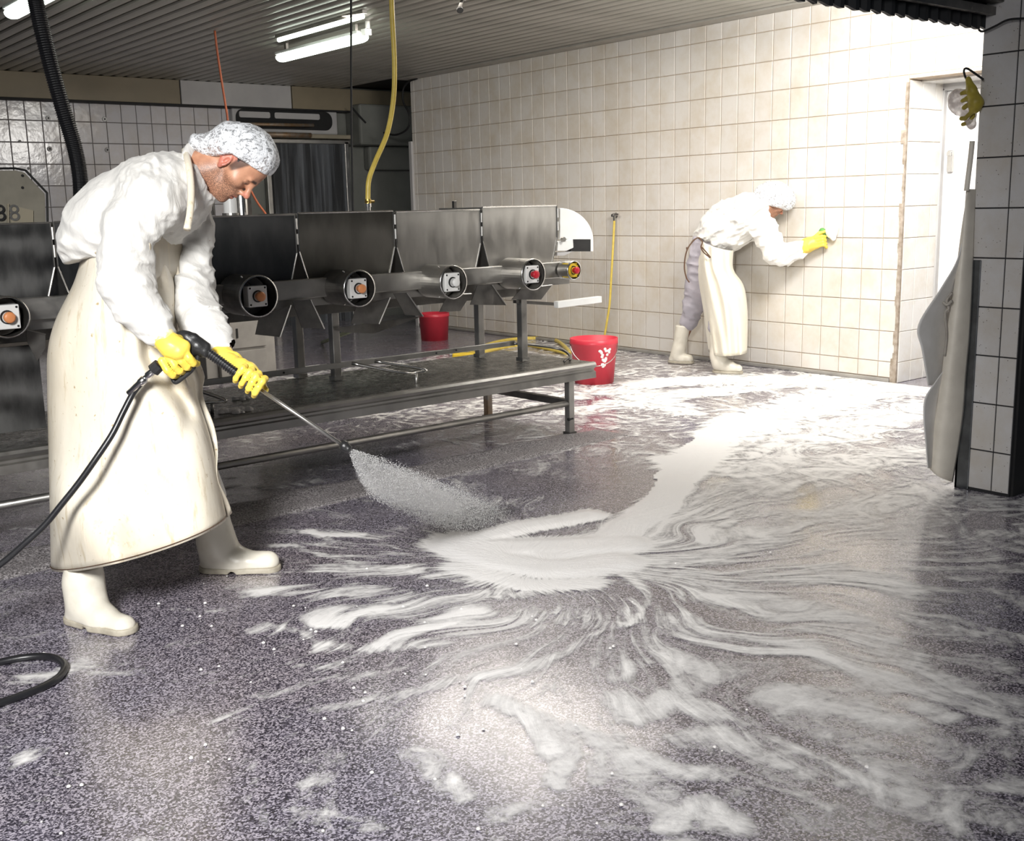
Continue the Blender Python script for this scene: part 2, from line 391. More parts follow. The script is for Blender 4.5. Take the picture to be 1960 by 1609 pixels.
# back wall
wb = MB().aabb((1.5, YB + .004, -.05), (10.5, YB + .2, ZC + .05)).out('wall_back', M['plaster'], origin=(0, YB, 0)); tag(wb, kind='structure')
g2 = MB().aabb((2.6, YB - .002, 0), (6.05, YB + .01, 2.62)).out('grout_bed', M['grout'], wb)
A2, B2 = .082, .1095
bme = tile_mesh('back_tile', M['tile_back'], A2, B2, 'y')
lay(wb, bme, 'y', YB - .002, [2.685 + .17 * k for k in range(20)], [.15 + .226 * k for k in range(11)] + [2.615], .0065, A2, B2, 300, jitter=.006)
for k, (xa, xb, mt) in enumerate(((1.6, 5.20, 'tan_panel'), (5.215, 6.60, 'grey_panel'), (6.615, 9.4, 'tan_panel'))):
    MB().aabb((xa, YB - .14, 2.625), (xb, YB, ZC - .002)).out('fascia_panel', M[mt], wb, bevel=.004)
MB().aabb((1.6, YB - .15, 2.605), (7.62, YB, 2.625)).out('fascia_edge', M['matt_black'], wb)
MB().aabb((7.42, YB - .35, 2.2), (8.9, YB, 2.7)).aabb((7.66, YB - .15, 1.9), (8.9, YB, 2.2)).out('duct_bulkhead', M['plaster'], wb, bevel=.03)
st = MB()
for q in range(5): st.aabb((4.74 + q * .012 - .03, YB - .146, 2.62 + q * .0), (4.76 + q * .012 - .03, YB - .14, 2.62 + .05 + (q % 3) * .05))
# wall studs
for px, py in ((92, 226), (200, 228), (95, 285), (205, 287), (38, 270), (55, 322)):
    c = ony(px, py, YB - .012); t = thing('wall_plug', {92: 'round white wall plug left of the black hose, in its upper pair', 200: 'round white wall plug right of the black hose, in its upper pair', 95: 'dull round wall plug left of the black hose, in its lower pair', 205: 'dull round wall plug right of the black hose, in its lower pair', 38: 'small dark wall bolt at the left edge of the tiled back wall', 55: 'small dark wall bolt just above the cream board'}[px], 'wall plug', c)
    r = .026 if px > 60 else .014
    MB().lathe(c, (0, -1, 0), [(0, r), (.008, r), (.014, r * .7), (.012, r * .35), (.002, r * .3), (.002, 0)], 16).out('disc', M['white_plastic'] if py < 240 else M['grey_panel'], t, True)
    MB().lathe(c, (0, -1, 0), [(0, r * .3), (.016, r * .3), (.017, 0)], 10).out('screw', M['matt_black'] if px > 60 else M['steel_dark'], t)
# dark opening with strip curtain
d2 = thing('door_2', None, None, (6.9, YB, 0)); d2['kind'] = 'structure'
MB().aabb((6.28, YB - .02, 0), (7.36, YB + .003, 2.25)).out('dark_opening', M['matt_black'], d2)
MB().aabb((6.26, YB - .09, 2.22), (7.42, YB - .02, 2.27)).aabb((7.34, YB - .09, 0), (7.40, YB - .02, 2.25)).aabb((6.24, YB - .09, 0), (6.30, YB - .02, 2.25)).out('opening_frame', M['steel'], d2, bevel=.006)
ms_, nt, b = newmat('cloudy_plastic_strip'); vec = coords(nt, True, (9, 9, .35))
b.inputs['Base Color'].default_value = (.35, .38, .42, 1); b.inputs['Roughness'].default_value = .3
nt.links.new(ramp(nt, noise(nt, vec, 2, 4), [(.4, (.05,) * 3), (.75, (.42,) * 3)]), b.inputs['Alpha'])
for k in range(6):
    xa = 6.32 + k * .17; vs = []; 
    for i in range(13):
        f = i / 12; a = 1.0 + .0 * f
        for u in (0, .5, 1): vs.append((xa + .02 + u * .17, YB - .06 - .02 * math.sin(u * 3.14) - (k % 2) * .012, 2.22 * (1 - f)))
    mk('curtain_strip', vs, [(3 * i + j, 3 * i + j + 1, 3 * i + j + 4, 3 * i + j + 3) for i in range(12) for j in range(2)], ms_, d2, True)
# wall cooler above the opening
ul = ony(445, 206, YB - .12); ur = ony(640, 212, YB - .12); zt, zb = 2.615, 2.33
cl = thing('wall_cooler', 'long grey cooler with a rounded dark slot on the back wall', 'cooler', (6.6, YB - .15, zb))
xa, xb = ul[0], ur[0] + .05
MB().aabb((xa, YB - .10, zb), (xb, YB - .002, zt)).out('housing', M['grey_panel'], cl, bevel=.02)
MB().aabb((xa - .02, YB - .16, zb - .05), (xb + .35, YB - .02, zb)).out('drip_ledge', M['cream_panel'], cl, bevel=.01)
def rrect(x0, x1, z0, z1, r, y, n=6):
    out = []
    for cx_, cz_, a0 in ((x1 - r, z1 - r, 0), (x0 + r, z1 - r, 90), (x0 + r, z0 + r, 180), (x1 - r, z0 + r, 270)):
        for k in range(n + 1):
            a = math.radians(a0 + 90 * k / n); out.append(V(cx_ + r * math.cos(a), y, cz_ + r * math.sin(a)))
    return out
MB().prism(rrect(xa + .04, xb - .08, zb + .05, zt - .01, .10, YB - .101), V(0, -.006, 0)).out('slot', M['matt_black'], cl)
MB().prism(rrect(xa + .08, xa + .48, zt - .11, zt - .04, .02, YB - .108), V(0, -.01, 0)).prism(rrect(xa + .54, xb - .26, zt - .11, zt - .04, .02, YB - .108), V(0, -.01, 0)).out('light_panel', M['grey_panel'], cl)
q = ony(520, 258, YB - .17)
pp = MB().tube([ony(505, 257, YB - .2), ony(595, 259, YB - .2)], .03, 12).tube([ony(455, 237, YB - .2), ony(600, 240, YB - .2)], .02, 10).out('rust_stained_pipe', M['rust_steel'], cl, True)

# pillar / near partition
PX = 4.94
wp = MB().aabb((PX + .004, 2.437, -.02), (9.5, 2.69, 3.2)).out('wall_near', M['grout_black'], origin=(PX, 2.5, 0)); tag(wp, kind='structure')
pme = tile_mesh('pillar_tile', M['tile_pillar'], A, B * .965, 'x', t=.006, bv=.002)
lay(wp, pme, 'x', PX + .004, [2.437, 2.522, 2.690], [.012] + [.204 + .2275 * k for k in range(12)] + [2.92], .006, A, B * .965, 60, jitter=.001)
tag(MB().aabb((PX - .008, 2.634, .0), (PX + .03, 2.705, 1.104)).aabb((PX - .008, 2.69, 0), (PX + .09, 2.705, 1.104)).out('trim_5', pm('corner_steel', (.16, .17, .18), (.10, .105, .11), .3, .85, ns=9, bs=30, bstr=.2), bevel=.003), kind='structure')
MB().aabb((PX + .02, 2.425, 0), (9.4, 2.436, 3.1)).out('painted_shade_face', M['matt_black'], wp)  # black layer on the wall's near side imitates the shade it lies in
# corrugated fascia hanging at the edge of the near bay
bm_ = MB(); vs = []; nn = 150
xa, xb = 1.2, PX + .01
for i in range(nn + 1):
    xx = xa + (xb - xa) * i / nn; ph = (xx / .085) % 1; off = .018 if ph < .5 else -.0
    for z_ in (2.145 - off * .9, 3.0): vs.append(V(xx, 2.69 - off, z_))
fs = [(2 * i, 2 * i + 2, 2 * i + 3, 2 * i + 1) for i in range(nn)]
fb = mk('trim_6', vs, fs, pm('black_corrugated_sheet', (.012, .013, .014), (.02, .02, .022), .5)); tag(fb, kind='structure')
sdm = fb.modifiers.new('thick', 'SOLIDIFY'); sdm.thickness = .02
MB().aabb((1.2, 2.635, 2.19), (PX, 2.665, 2.225)).aabb((1.2, 2.60, 2.24), (PX, 2.66, 3.0)).out('rail', M['steel_dark'], fb)
# ------------------------------------------------------------------ THE MACHINE
# standing platform (a stainless bench in front of and under the hopper line)
pf = thing('platform', 'long low stainless platform with wet top along the hopper line', 'platform', mp(-1.5, .4, 0))
SL, SR, TD, ZT = -5.2, .192, .86, .44
MB().box(mp((SL + SR) / 2, TD / 2, ZT - .012), DM * (SR - SL) / 2, NM * TD / 2, ZZ * .008).out('deck', pm('wet_deck', (.33, .32, .30), (.10, .098, .09), .12, .85, 14, 60, .5, .006, rough2=.4), pf)
def psl(s): return -.5 * 0
fb_ = MB()   # folded front edge: rounded lip, recess, lower lip
prof = [(.0, ZT), (-.018, ZT - .004), (-.026, ZT - .018), (-.018, ZT - .034), (-.004, ZT - .045), (-.004, ZT - .056), (-.02, ZT - .062), (-.022, ZT - .10), (-.002, ZT - .105)]
vs = [mp(s, t, z) for s in (SL, SR) for t, z in prof] + [mp(s, .02, z) for s in (SL, SR) for z in (ZT - .004, ZT - .10)]
k = len(prof)
fb_.add(vs, [(i, i + 1, k + i + 1, k + i) for i in range(k - 1)] + [tuple(range(k)) + (2 * k + 1, 2 * k), tuple(range(2 * k - 1, k - 1, -1)) + (2 * k + 2, 2 * k + 3)])
fb_.out('front_edge', M['steel'], pf)
MB().box(mp((SL + SR) / 2, TD, ZT - .05), DM * (SR - SL) / 2, NM * .01, ZZ * .045).out('rear_edge', M['steel_dark'], pf)
MB().box(mp(SR - .006, TD / 2, ZT - .05), DM * .006, NM * TD / 2, ZZ * .04).out('side_edge', M['steel_bright'], pf)
for s in (.0, -2.5, -4.6):
    for t, mt in ((.02, 'steel'), (.82, 'rust_steel')):
        l = MB().box(mp(s, t, .17), DM * .022, NM * .022, ZZ * .17).out('leg', M[mt], pf, bevel=.004)
        MB().box(mp(s, t, .01), DM * .03, NM * .03, ZZ * .01).out('foot', M['steel_dark'], l)
    MB().bar(mp(s, .02, .2), mp(s, .82, .2), .04, .04).out('cross_rail', M['steel_dark'], pf)
MB().tube([mp(-5, .02, .205), mp(0, .02, .197)], .019, 12).out('lower_rail', M['steel'], pf, True)
MB().lathe(mp(-.02, -.03, .11), -DM, [(0, .006), (.03, .006), (.03, .011), (.04, .011), (.04, 0)], 8).out('bolt', M['matt_black'], pf)
# foot rail and rod frames standing on the deck
fr = thing('foot_rail', 'flat steel rail with holes standing on the rear of the platform', 'rail', mp(-1.4, .35, ZT))
ra, rb_ = onm(345, 738, .42), onm(985, 656, .42)
MB().bar(ra, rb_, .012, .032).out('rail', M['steel'], fr, bevel=.003)
hb = MB()
for px, py in ((835, 675.5), (873, 670), (543, 713)):
    hb.lathe(onm(px, py, .405), -NM, [(0, .006), (.003, .006), (.003, 0)], 10)
hb.out('hole', M['matt_black'], fr)['kind'] = 'stuff'
MB().tube(spline([onm(983, 657, .40), onm(1030, 661, .36), onm(1072, 668, .28), onm(1090, 679, .18), onm(1091, 689, .12)], 24), .009, 8).tube(spline([onm(1090, 684, .16), onm(1083, 688, .12), onm(1080, 692, .10)], 8), .008, 8).out('bent_rod', M['steel_dark'], fr, True)
for nm, lab, pts, posts in (('rod_frame', 'bent steel rod frame on the platform right of the cleaner with the lance', [(673, 695), (766, 712.5), (795, 713.5), (812, 706.5), (717, 691)], [((797, 714), (797, 741))]),
                      ('rod_frame', 'bent steel rod frame on the platform beside the apron of the lance cleaner', [(350, 737), (426, 763), (422, 768), (372, 771), (340, 772)], [((406, 770), (406, 792)), ((382, 788), (423, 803))])):
    t_ = .16
    q0 = onm(*pts[2], t_); fo = thing(nm, lab, 'rod frame', V(q0[0], q0[1], ZT))
    MB().tube(spline([onm(*p, t_ + (.12 if i in (0, 4) else 0)) for i, p in enumerate(pts)], 30), .009, 8).out('rod', M['steel_bright'], fo, True)
    for a, b_ in posts: MB().tube([onm(*a, t_), onm(*b_, t_)], .009, 8).out('post', M['steel'], fo, True)

# hopper line on its frame
TH_ = .35
hs = ['hopper with scratched dark front at the left edge of the picture, swirl marked', 'dark steel hopper half hidden behind the back of the lance cleaner', 'dark steel hopper just right of the chest of the lance cleaner', 'grey steel hopper in front of the lower end of the yellow ceiling hose', 'light steel hopper second from the white guard', 'pale steel hopper at the right end beside the white guard']
ch = ['steel_dark', 'steel_dark', 'steel_dark', 'steel_dark', 'steel', 'steel']
zh = [1.376, 1.378, 1.384, 1.391, 1.386, 1.399]
swirl_m = {}
def swirl(name, c1, c2, s):
    m, nt, b = newmat(name); vec = coords(nt, False)
    wv = N(nt, 'ShaderNodeTexWave', wave_type='RINGS'); wv.inputs['Scale'].default_value = s; wv.inputs['Distortion'].default_value = 5; wv.inputs['Detail'].default_value = 2
    nt.links.new(vec, wv.inputs['Vector'])
    f = math_(nt, 'ADD', math_(nt, 'MULTIPLY', wv.outputs['Fac'], .35), math_(nt, 'MULTIPLY', noise(nt, coords(nt, True, (3, 3, 1)), 4, 5, .6), .8))
    nt.links.new(ramp(nt, f, [(.3, c1), (.8, c2)]), b.inputs['Base Color']); b.inputs['Metallic'].default_value = .85
    nt.links.new(ramp(nt, f, [(.3, (.3,) * 3), (.8, (.5,) * 3)]), b.inputs['Roughness']); bump(nt, b, f, .06, .004); return m
SW = [swirl('swirled_steel_dim_lit', (.07, .07, .07), (.20, .20, .195), 3.2), swirl('brushed_steel_dim_lit', (.06, .063, .066), (.11, .11, .11), 1.2), swirl('brushed_steel_half_lit', (.12, .115, .10), (.20, .19, .17), 1.5), swirl('brushed_steel_bright_lit', (.42, .40, .37), (.60, .58, .54), 1.2)]  # dark to light steels imitate the room light reflected along the hopper row
for k in range(6):
    s0 = -3.514 + .625 * k; s1 = s0 + .610; zt = zh[k]
    h = thing('hopper', hs[k], 'hopper', mp((s0 + s1) / 2, TH_ + .2, 1.0))
    zk = zt - .20
    out = [(s0, zt), (s1, zt), (s1, zk), (s1 - .075, .93), (s0 + .075, .93), (s0, zk)]
    D_ = .42
    n = len(out); vs = [mp(s, TH_, z) for s, z in out] + [mp(s, TH_ + D_, z) for s, z in out] + [mp(s, TH_ + .003, z) for s, z in out]
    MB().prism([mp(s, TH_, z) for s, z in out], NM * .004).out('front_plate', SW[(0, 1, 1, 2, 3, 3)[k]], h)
    for i in (1, 4):
        sd = MB()
        tr_ = [out[i], out[(i + 1) % n], out[(i + 2) % n]]
        sd.add([mp(a_, TH_ + d_, b_) for a_, b_ in tr_ for d_ in (0, D_)], [(0, 2, 3, 1), (2, 4, 5, 3)])
        o = sd.out('side_plate', M['steel'], h); q = o.modifiers.new('t', 'SOLIDIFY'); q.thickness = .004; q.offset = 0
    MB().prism([mp(s, TH_ + D_, z) for s, z in out], NM * .004).out('rear_plate', M['steel_dark'], h)
    rim = MB()
    rim.tube([mp(s0 + .004, TH_ - .002, zt), mp(s1 - .004, TH_ - .002, zt)], .005, 6)
    for i in (1, 2, 4, 5):
        (sa, za), (sb, zb_) = out[i], out[(i + 1) % n]; rim.tube([mp(sa, TH_ - .002, za), mp(sb, TH_ - .002, zb_)], .004, 6)
    rim.out('folded_rim', M['steel_bright'] if k > 2 else M['steel'], h)
    for zz in (zt - .02, zt - .10):
        hg = MB().tube([mp(s1 + .007, TH_, zz), mp(s1 + .007, TH_, zz - .055)], .007, 8)
        hg.out('hinge_pin', M['white_plastic'] if k > 2 else M['steel'], h)

fm = thing('machine_frame', 'steel beam and legs that carry the row of hoppers', 'frame', mp(-1.5, .5, ZT))
MB().box(mp(-1.95, .30, 1.0), DM * 2.25, NM * .03, ZZ * .05).out('front_beam', M['steel'], fm, bevel=.004)
MB().box(mp(-1.95, .33, .925), DM * 2.25, NM * .008, ZZ * .022).out('drip_angle', M['steel'], fm)
MB().box(mp(-1.95, .62, .86), DM * 2.1, NM * .10, ZZ * .028).out('product_channel', M['steel_dark'], fm, bevel=.003)
MB().box(mp(-1.95, .78, .92), DM * 2.3, NM * .03, ZZ * .05).out('rear_beam', M['steel_dark'], fm)
for px, t, pb in ((1000, .36, 690), (918, .70, 676), (640, .60, 728), (571, .84, 700), (150, .36, 800), (300, .8, 800)):
    s = ms(px, 650, t)
    l = MB().box(mp(s, t, (ZT + .93) / 2), DM * .024, NM * .024, ZZ * (.93 - ZT) / 2).out('leg', M['steel'], fm, bevel=.004)
    MB().box(mp(s, t, ZT + .012), DM * .03, NM * .03, ZZ * .012).out('foot', M['steel_bright'], l)
MB().bar(onm(985, 577, .36), onm(1066, 582, .36), .03, .02).out('outrigger', M['steel_dark'], fm)
MB().bar(onm(1064, 583, .30), onm(1148, 572.5, .30), .04, .042).out('white_arm', M['white_plastic'], fm, bevel=.003)
MB().prism([onm(x, y, .55) for x, y in ((640, 628), (812, 604), (790, 612), (716, 638), (655, 636))], NM * .004).out('drip_tray', M['steel_dark'], fm)
MB().box(mp(-3.45, .30, .65), DM * .42, NM * .006, ZZ * .19).out('skirt_panel', SW[0], fm)
# chute plates
for L_ in ([(496, 607), (557, 584), (536, 645), (489, 640)], [(560, 576), (595, 573), (621, 629), (578, 627)], [(681, 590), (747, 569), (725.5, 620), (672, 619)],
           [(753, 561), (779, 560), (810, 605.5), (775, 602)], [(841, 597), (857, 564), (902, 562), (881, 595)], [(914, 545), (942, 545), (969, 584), (900, 583)], [(979, 573.5), (998, 552), (1057, 545), (1036, 573)], [(52, 653), (50, 630), (87, 640), (87, 666), (71, 691)]):
    MB().prism([onm(x, y, .24) for x, y in L_], NM * .004).out('chute_plate', M['steel_dark'], fm)
    a, b_ = L_[1], L_[2]
    MB().tube([onm(*a, .235), onm(*b_, .235)], .004, 6).out('chute_edge', M['steel'], fm)
# control pots
pots = [(15, 607, 33, 40, 'orange', 'control pot with orange button at the left edge of the picture'), (495, 567, 33, 40, 'orange', 'control pot with orange button nearest the elbow of the lance cleaner'),
        (688, 552, 28.5, 35, 'orange', 'control pot with orange button below the yellow ceiling hose'), (868, 540, 25, 32, 'black', 'control pot with white button, third from the right end'),
        (1021, 525, 22, 30, 'red', 'control pot with red button on a white box'), (1099, 517, 14, 18, 'yred', 'small control pot with red stop button on a yellow box')]
for px, py, rx, ry, kd_, lab in pots:
    tf = .08; c = onm(px, py, tf); r = ry * dep(c) / FPX; small = kd_ == 'yred'
    back = .28 if small else .30
    if small: tf = .16; c = onm(px, py, tf); r = ry * dep(c) / FPX; back = .22
    t = thing('control_pot', lab, 'control pot', c)
    wv = .006
    MB().lathe(c, NM, [(0, r - wv), (0, r), (back - tf + .01, r), (back - tf + .01, r - wv), (.10, r - wv), (.10, 0.001), (.104, .001)], 40).out('ring', M['steel_dark'] if px < 800 else M['steel'], t, False)
    MB().lathe(c, NM, [(-.003, r - .006), (-.003, r + .002), (.006, r + .002), (.006, r - .006), (-.003, r - .006)], 40).out('rim', M['steel_bright'], t, True)
    a = .052 if not small else .045; bc = c + NM * .035 - DM * .0
    bx = MB().box(bc, DM * a, NM * .028, ZZ * a).out('switch_box', M['yellow_plastic'] if small else M['white_plastic'], t, bevel=.005)
    if small: MB().box(bc - DM * .01 - NM * .03, DM * .02, NM * .003, ZZ * .02).out('yellow_plate', M['yellow_plastic'], bx)
    for i in (-1, 1):
        for j in (-1, 1):
            MB().lathe(bc - NM * .028 + DM * i * a * .78 + ZZ * j * a * .78, -NM, [(0, .005), (.002, .005), (.002, 0)], 8).out('screw', M['matt_black'], bx)
    bm = {'orange': 'button_orange', 'red': 'button_red', 'yred': 'button_red', 'black': 'white_plastic'}[kd_]
    br = .024 if not small else .022
    MB().lathe(bc - NM * .028, -NM, [(0, br + .006), (.006, br + .005), (.006, br)], 20).out('button_collar', M['matt_black'], bx)
    MB().lathe(bc - NM * .03, -NM, [(0, br * .75), (.018, br * .75), (.022, br), (.034, br), (.038, br * .7), (.038, 0)], 20).out('button', M[bm], bx, True)
    MB().bar(bc + ZZ * a + DM * -.02, bc + ZZ * (r - .004) - DM * .05 + NM * .04, .012, .004).out('bracket', M['steel_bright'], t)
    MB().bar(bc - ZZ * a - DM * .01, bc - ZZ * (r - .01) - DM * .05 + NM * .04, .012, .004).out('bracket', M['steel_bright'], t)
# white quarter-round guard
gd = thing('belt_guard', 'white quarter-round guard with black lower corner at the end of the hoppers', 'guard', onm(1085, 480, .40))
pts = [(1072, 398)] + [(1072 + 64 * math.sin(math.radians(a)), 461 - 63 * math.cos(math.radians(a))) for a in range(6, 91, 7)] + [(1136, 481), (1131, 481), (1131, 458), (1072, 458)]
MB().prism([onm(x, y, .40) for x, y in pts], NM * .05).out('cover', M['white_plastic'], gd, bevel=.003)
MB().prism([onm(x, y, .405) for x, y in ((1095, 457), (1132, 457), (1132, 481), (1092, 481))], NM * .05).out('dark_panel', M['black_plastic'], gd)
MB().prism([onm(x, y, .38) for x, y in ((1068, 462), (1097, 457), (1098, 474), (1085, 480), (1067, 480))], NM * .06).out('bearing_block', M['white_plastic'], gd, bevel=.004)
MB().prism([onm(x, y, .39) for x, y in ((1067, 483), (1096, 481), (1080, 489), (1067, 489))], NM * .05).out('foot', M['grey_panel'], gd)
MB().lathe(onm(1076, 458, .38), -NM, [(0, .016), (.02, .016), (.02, 0)], 10).out('bolt', M['steel'], gd)
# things behind the hoppers
bk = thing('control_board', 'chamfered cream board standing behind the leftmost hopper', 'board', onm(30, 425, .85))
MB().prism([onm(x, y, .85) for x, y in ((-60, 327), (30, 326), (47, 330), (86, 371), (88, 430), (88, 470), (-60, 470))], NM * .03).out('board', M['beige_board'], bk, bevel=.003)
bo = [(-60, 323), (30, 322), (49, 326), (90, 369), (92, 470)]
MB().tube([onm(x, y, .845) for x, y in bo], .006, 6).out('black_edging', M['matt_black'], bk)
for x, y in ((43, 336), (43, 359)): MB().lathe(onm(x, y, .848), -NM, [(0, .007), (.004, .006), (.004, 0)], 8).out('screw', M['matt_black'], bk)
MB().prism([onm(x, y, .848) for x, y in ((20, 392), (63, 403), (63, 430), (20, 430))], -NM * .008).prism([onm(x, y, .848) for x, y in ((13, 390), (16, 390), (16, 430), (13, 430))], -NM * .012).out('cover_plate', M['cream_panel'], bk)
cu = bpy.data.curves.new('lettering', 'FONT'); cu.body = '8'; cu.size = .11; cu.extrude = .001; cu.align_x = 'CENTER'
for px, dark in ((2, 1), (29, 0)):
    c2 = cu.copy(); o = bpy.data.objects.new('numeral', c2); COL.objects.link(o); dg = bpy.context.evaluated_depsgraph_get()
    me = bpy.data.meshes.new_from_object(o.evaluated_get(dg)); bpy.data.objects.remove(o)
    p = onm(px, 422, .835); Rm = np.array([DM, ZZ, -NM]).T
    vs = [p + Rm @ np.array(v.co) for v in me.vertices]; mk('numeral', vs, [tuple(f.vertices) for f in me.polygons], M['matt_black'] if dark else M['steel'], bk)
wbx = thing('white_canister', 'white canister seen under the chin of the lance cleaner', 'canister', onm(442, 408, .6))
MB().lathe(onm(442, 412, .6), ZZ, [(0, .036), (.11, .036), (.125, .03), (.125, 0)], 20).out('body', M['white_plastic'], wbx)
MB().lathe(onm(442, 412, .6), ZZ, [(.0, .045), (.012, .045), (.012, .03)], 20).out('foot', M['steel'], wbx)
cy2 = thing('steel_cylinder', 'upright steel cylinder beside the white canister behind the hoppers', 'cylinder', onm(464, 408, .62))
MB().lathe(onm(463, 412, .62), ZZ, [(0, .034), (.18, .034), (.185, .028), (.185, 0)], 20).out('cylinder', M['steel_bright'], cy2, False)
cy3 = thing('steel_post', 'dark steel post close to the collar of the lance cleaner', 'post', onm(406, 410, .6))
MB().lathe(onm(404, 412, .6), ZZ, [(0, .02), (.20, .02), (.2, 0)], 16).out('post', M['steel_dark'], cy3)
bq = onm(870, 400, .7); tag(MB().box(bq, DM * .011, NM * .011, ZZ * .05).out('peg', M['steel_dark'], bevel=.002), 'short dark peg sticking up behind the second hopper from the guard', 'peg')
# cords, hoses
def hose(name, lab, cat, pts, r, mat, n=60, nn=10):
    return thing(name, lab, cat, pts[-1]) if False else tag(MB().tube(spline(pts, n), r, nn).out(name, mat, smooth=True), lab, cat)
# corrugated black hose
hp = spline([onm(x, y, t) for x, y, t in ((62, -40, .72), (72, 20, .72), (93, 110, .72), (118, 200, .72), (142, 280, .72), (153, 340, .72), (155, 400, .72), (155, 440, .72))], 420)
rs = [.036 + (.0035 if i % 3 == 0 else -.0015) for i in range(420)]
tag(MB().tube(hp, rs, 16).out('corrugated_hose', M['black_rubber'], smooth=False), 'thick black corrugated hose hanging from the ceiling at the left', 'hose')
yh = thing('yellow_hose', 'yellow hose hanging from the ceiling to the hopper row', 'hose', onm(705, 402, .55))
MB().tube(spline([onm(x, y, .55) for x, y in ((748, -40), (751, 40), (755, 120), (753, 190), (741, 255), (718, 310), (706, 345), (704, 384))], 80), .0145, 12).out('hose', M['yellow_hose'], yh, True)
yc = onm(704.5, 386, .55)
MB().lathe(yc, ZZ, [(-.01, .019), (.015, .019), (.015, .015)], 14).tube([yc + DM * -.02 - NM * .01, yc + DM * .035 - NM * .01], .007, 8).out('hose_clamp', M['brass'], yh)
MB().lathe(yc - ZZ * .06, ZZ, [(0, .014), (.03, .014), (.03, .018), (.05, .018), (.05, .012)], 12).out('nipple', M['steel_bright'], yh)
tag(MB().tube([onm(x, y, .9) for x, y in ((672, -30), (672, 120), (673, 260), (676, 420))], .0065, 8).out('black_cable', M['matt_black']), 'thin black cable hanging straight down left of the yellow hose', 'cable')
tag(MB().tube(spline([ony(x, y, onz(411, 58, ZC)[1]) for x, y in ((411, 58), (416, 100), (425, 160), (434, 215), (440, 250), (470, 340), (490, 383), (510, 412), (520, 440))], 40), .010, 8).out('orange_cord', M['orange_cord'], smooth=True), 'thin orange cord running down behind the head of the lance cleaner', 'cord')
tag(MB().tube(spline([ony(672, 204, YB - .358), ony(686, 220, YB - .358), ony(700, 235, YB - .358)], 12), .012, 8).out('pipe_stub', M['matt_black']), 'short dark rod slanting out of the back wall beside the duct', 'rod')
tag(MB().tube(spline([onx(x, y, XW - .03) for x, y in ((798, 150), (783, 156), (772, 170), (772, 195), (782, 215), (784, 235), (776, 250), (756, 258), (735, 254))], 50), .012, 8).out('looped_cable', M['matt_black'], smooth=True), 'dark cable looping down the far corner of the long wall', 'cable')
# ceiling spray head
sp = onz(885, 6, 2.78); t = thing('ceiling_tap', 'small pipe tap under the ceiling at the top edge', 'tap', sp)
MB().tube([sp + ZZ * .12, sp + ZZ * .02, sp + EX * -.02 - ZZ * .03], .012, 8).tube([sp + ZZ * .03 - EX * .05, sp + ZZ * .03 + EX * .07], .01, 8).out('pipe', M['steel_dark'], t)
MB().lathe(sp + EX * -.02 - ZZ * .035, V(-.3, -.6, -.7), [(0, .02), (.02, .024), (.02, 0)], 12).out('nozzle', M['matt_black'], t)
MB().lathe(sp + EX * .02 + ZZ * .02 - EY * .02, -EY, [(0, .012), (.02, .012), (.02, 0)], 10).out('bolt', M['steel_bright'], t)

# fluorescent fixtures (along the slats)
def fixture(name, lab, x, y0, y1, z, r=.06):
    t = thing(name, lab, 'ceiling lamp', (x, (y0 + y1) / 2, z))
    d = (y1 - y0)
    prof = [(0, .0), (.012, r * .6), (.035, r * .9), (.07, r), (d - .07, r), (d - .035, r * .9), (d - .012, r * .6), (d, 0)]
    n = 20; vs, k = [], len(prof)
    for a, q in prof:
        for j in range(n):
            an = 2 * math.pi * j / n; vs.append(V(x + q * math.cos(an), y0 + a, z + max(q * math.sin(an), -r) * (.75 if math.sin(an) < 0 else .35)))
    fs = [(i * n + j, i * n + (j + 1) % n, (i + 1) * n + (j + 1) % n, (i + 1) * n + j) for i in range(k - 1) for j in range(n)]
    mk('diffuser', vs, fs, M['tube'], t, True)
    MB().aabb((x - r * 1.02, y0 + .03, z + r * .30), (x + r * 1.02, y1 - .03, z + r * .75)).out('lamp_body', M['white_plastic'], t, bevel=.01)
    for yy in (y0 + .15, y1 - .15): MB().aabb((x - .012, yy - .02, z + r * .7), (x + .012, yy + .02, ZC)).out('hanger', M['steel'], t)
    MB().aabb((x - .03, y0 - .05, z), (x + .03, y0 + .02, z + .05)).lathe(V(x, y0 - .04, z + .05), ZZ, [(0, .02), (ZC - z - .05, .02)], 10).out('end_socket', M['white_plastic'], t, bevel=.004)
fixture('ceiling_lamp', 'lit fluorescent lamp under the ceiling left of the yellow hose', 4.945, 7.95, 9.45, 2.78)
fixture('ceiling_lamp', 'lit fluorescent lamp at the top left corner beside the black corrugated hose', 2.33, 6.6, 8.32, 2.78)
# glowing strip along a slat, added as the larger lamp's reflection
qa, qb = onz(690, 31, ZC - .045), onz(538, 77, ZC - .045); xm = (qa[0] + qb[0]) / 2
t = thing('lamp_reflection', 'narrow bright reflection of the larger lamp close to the ceiling', 'ceiling lamp', (xm, (qa[1] + qb[1]) / 2, ZC - .05))
MB().lathe(V(xm, qa[1], ZC - .045), V(0, 1, 0), [(0, 0), (.0, .018), (qb[1] - qa[1], .018), (qb[1] - qa[1], 0)], 12).out('tube', M['tube'], t, True)
MB().aabb((xm - .02, qa[1] - .03, ZC - .03), (xm + .02, qb[1] + .03, ZC)).out('strip_backing', M['steel'], t)

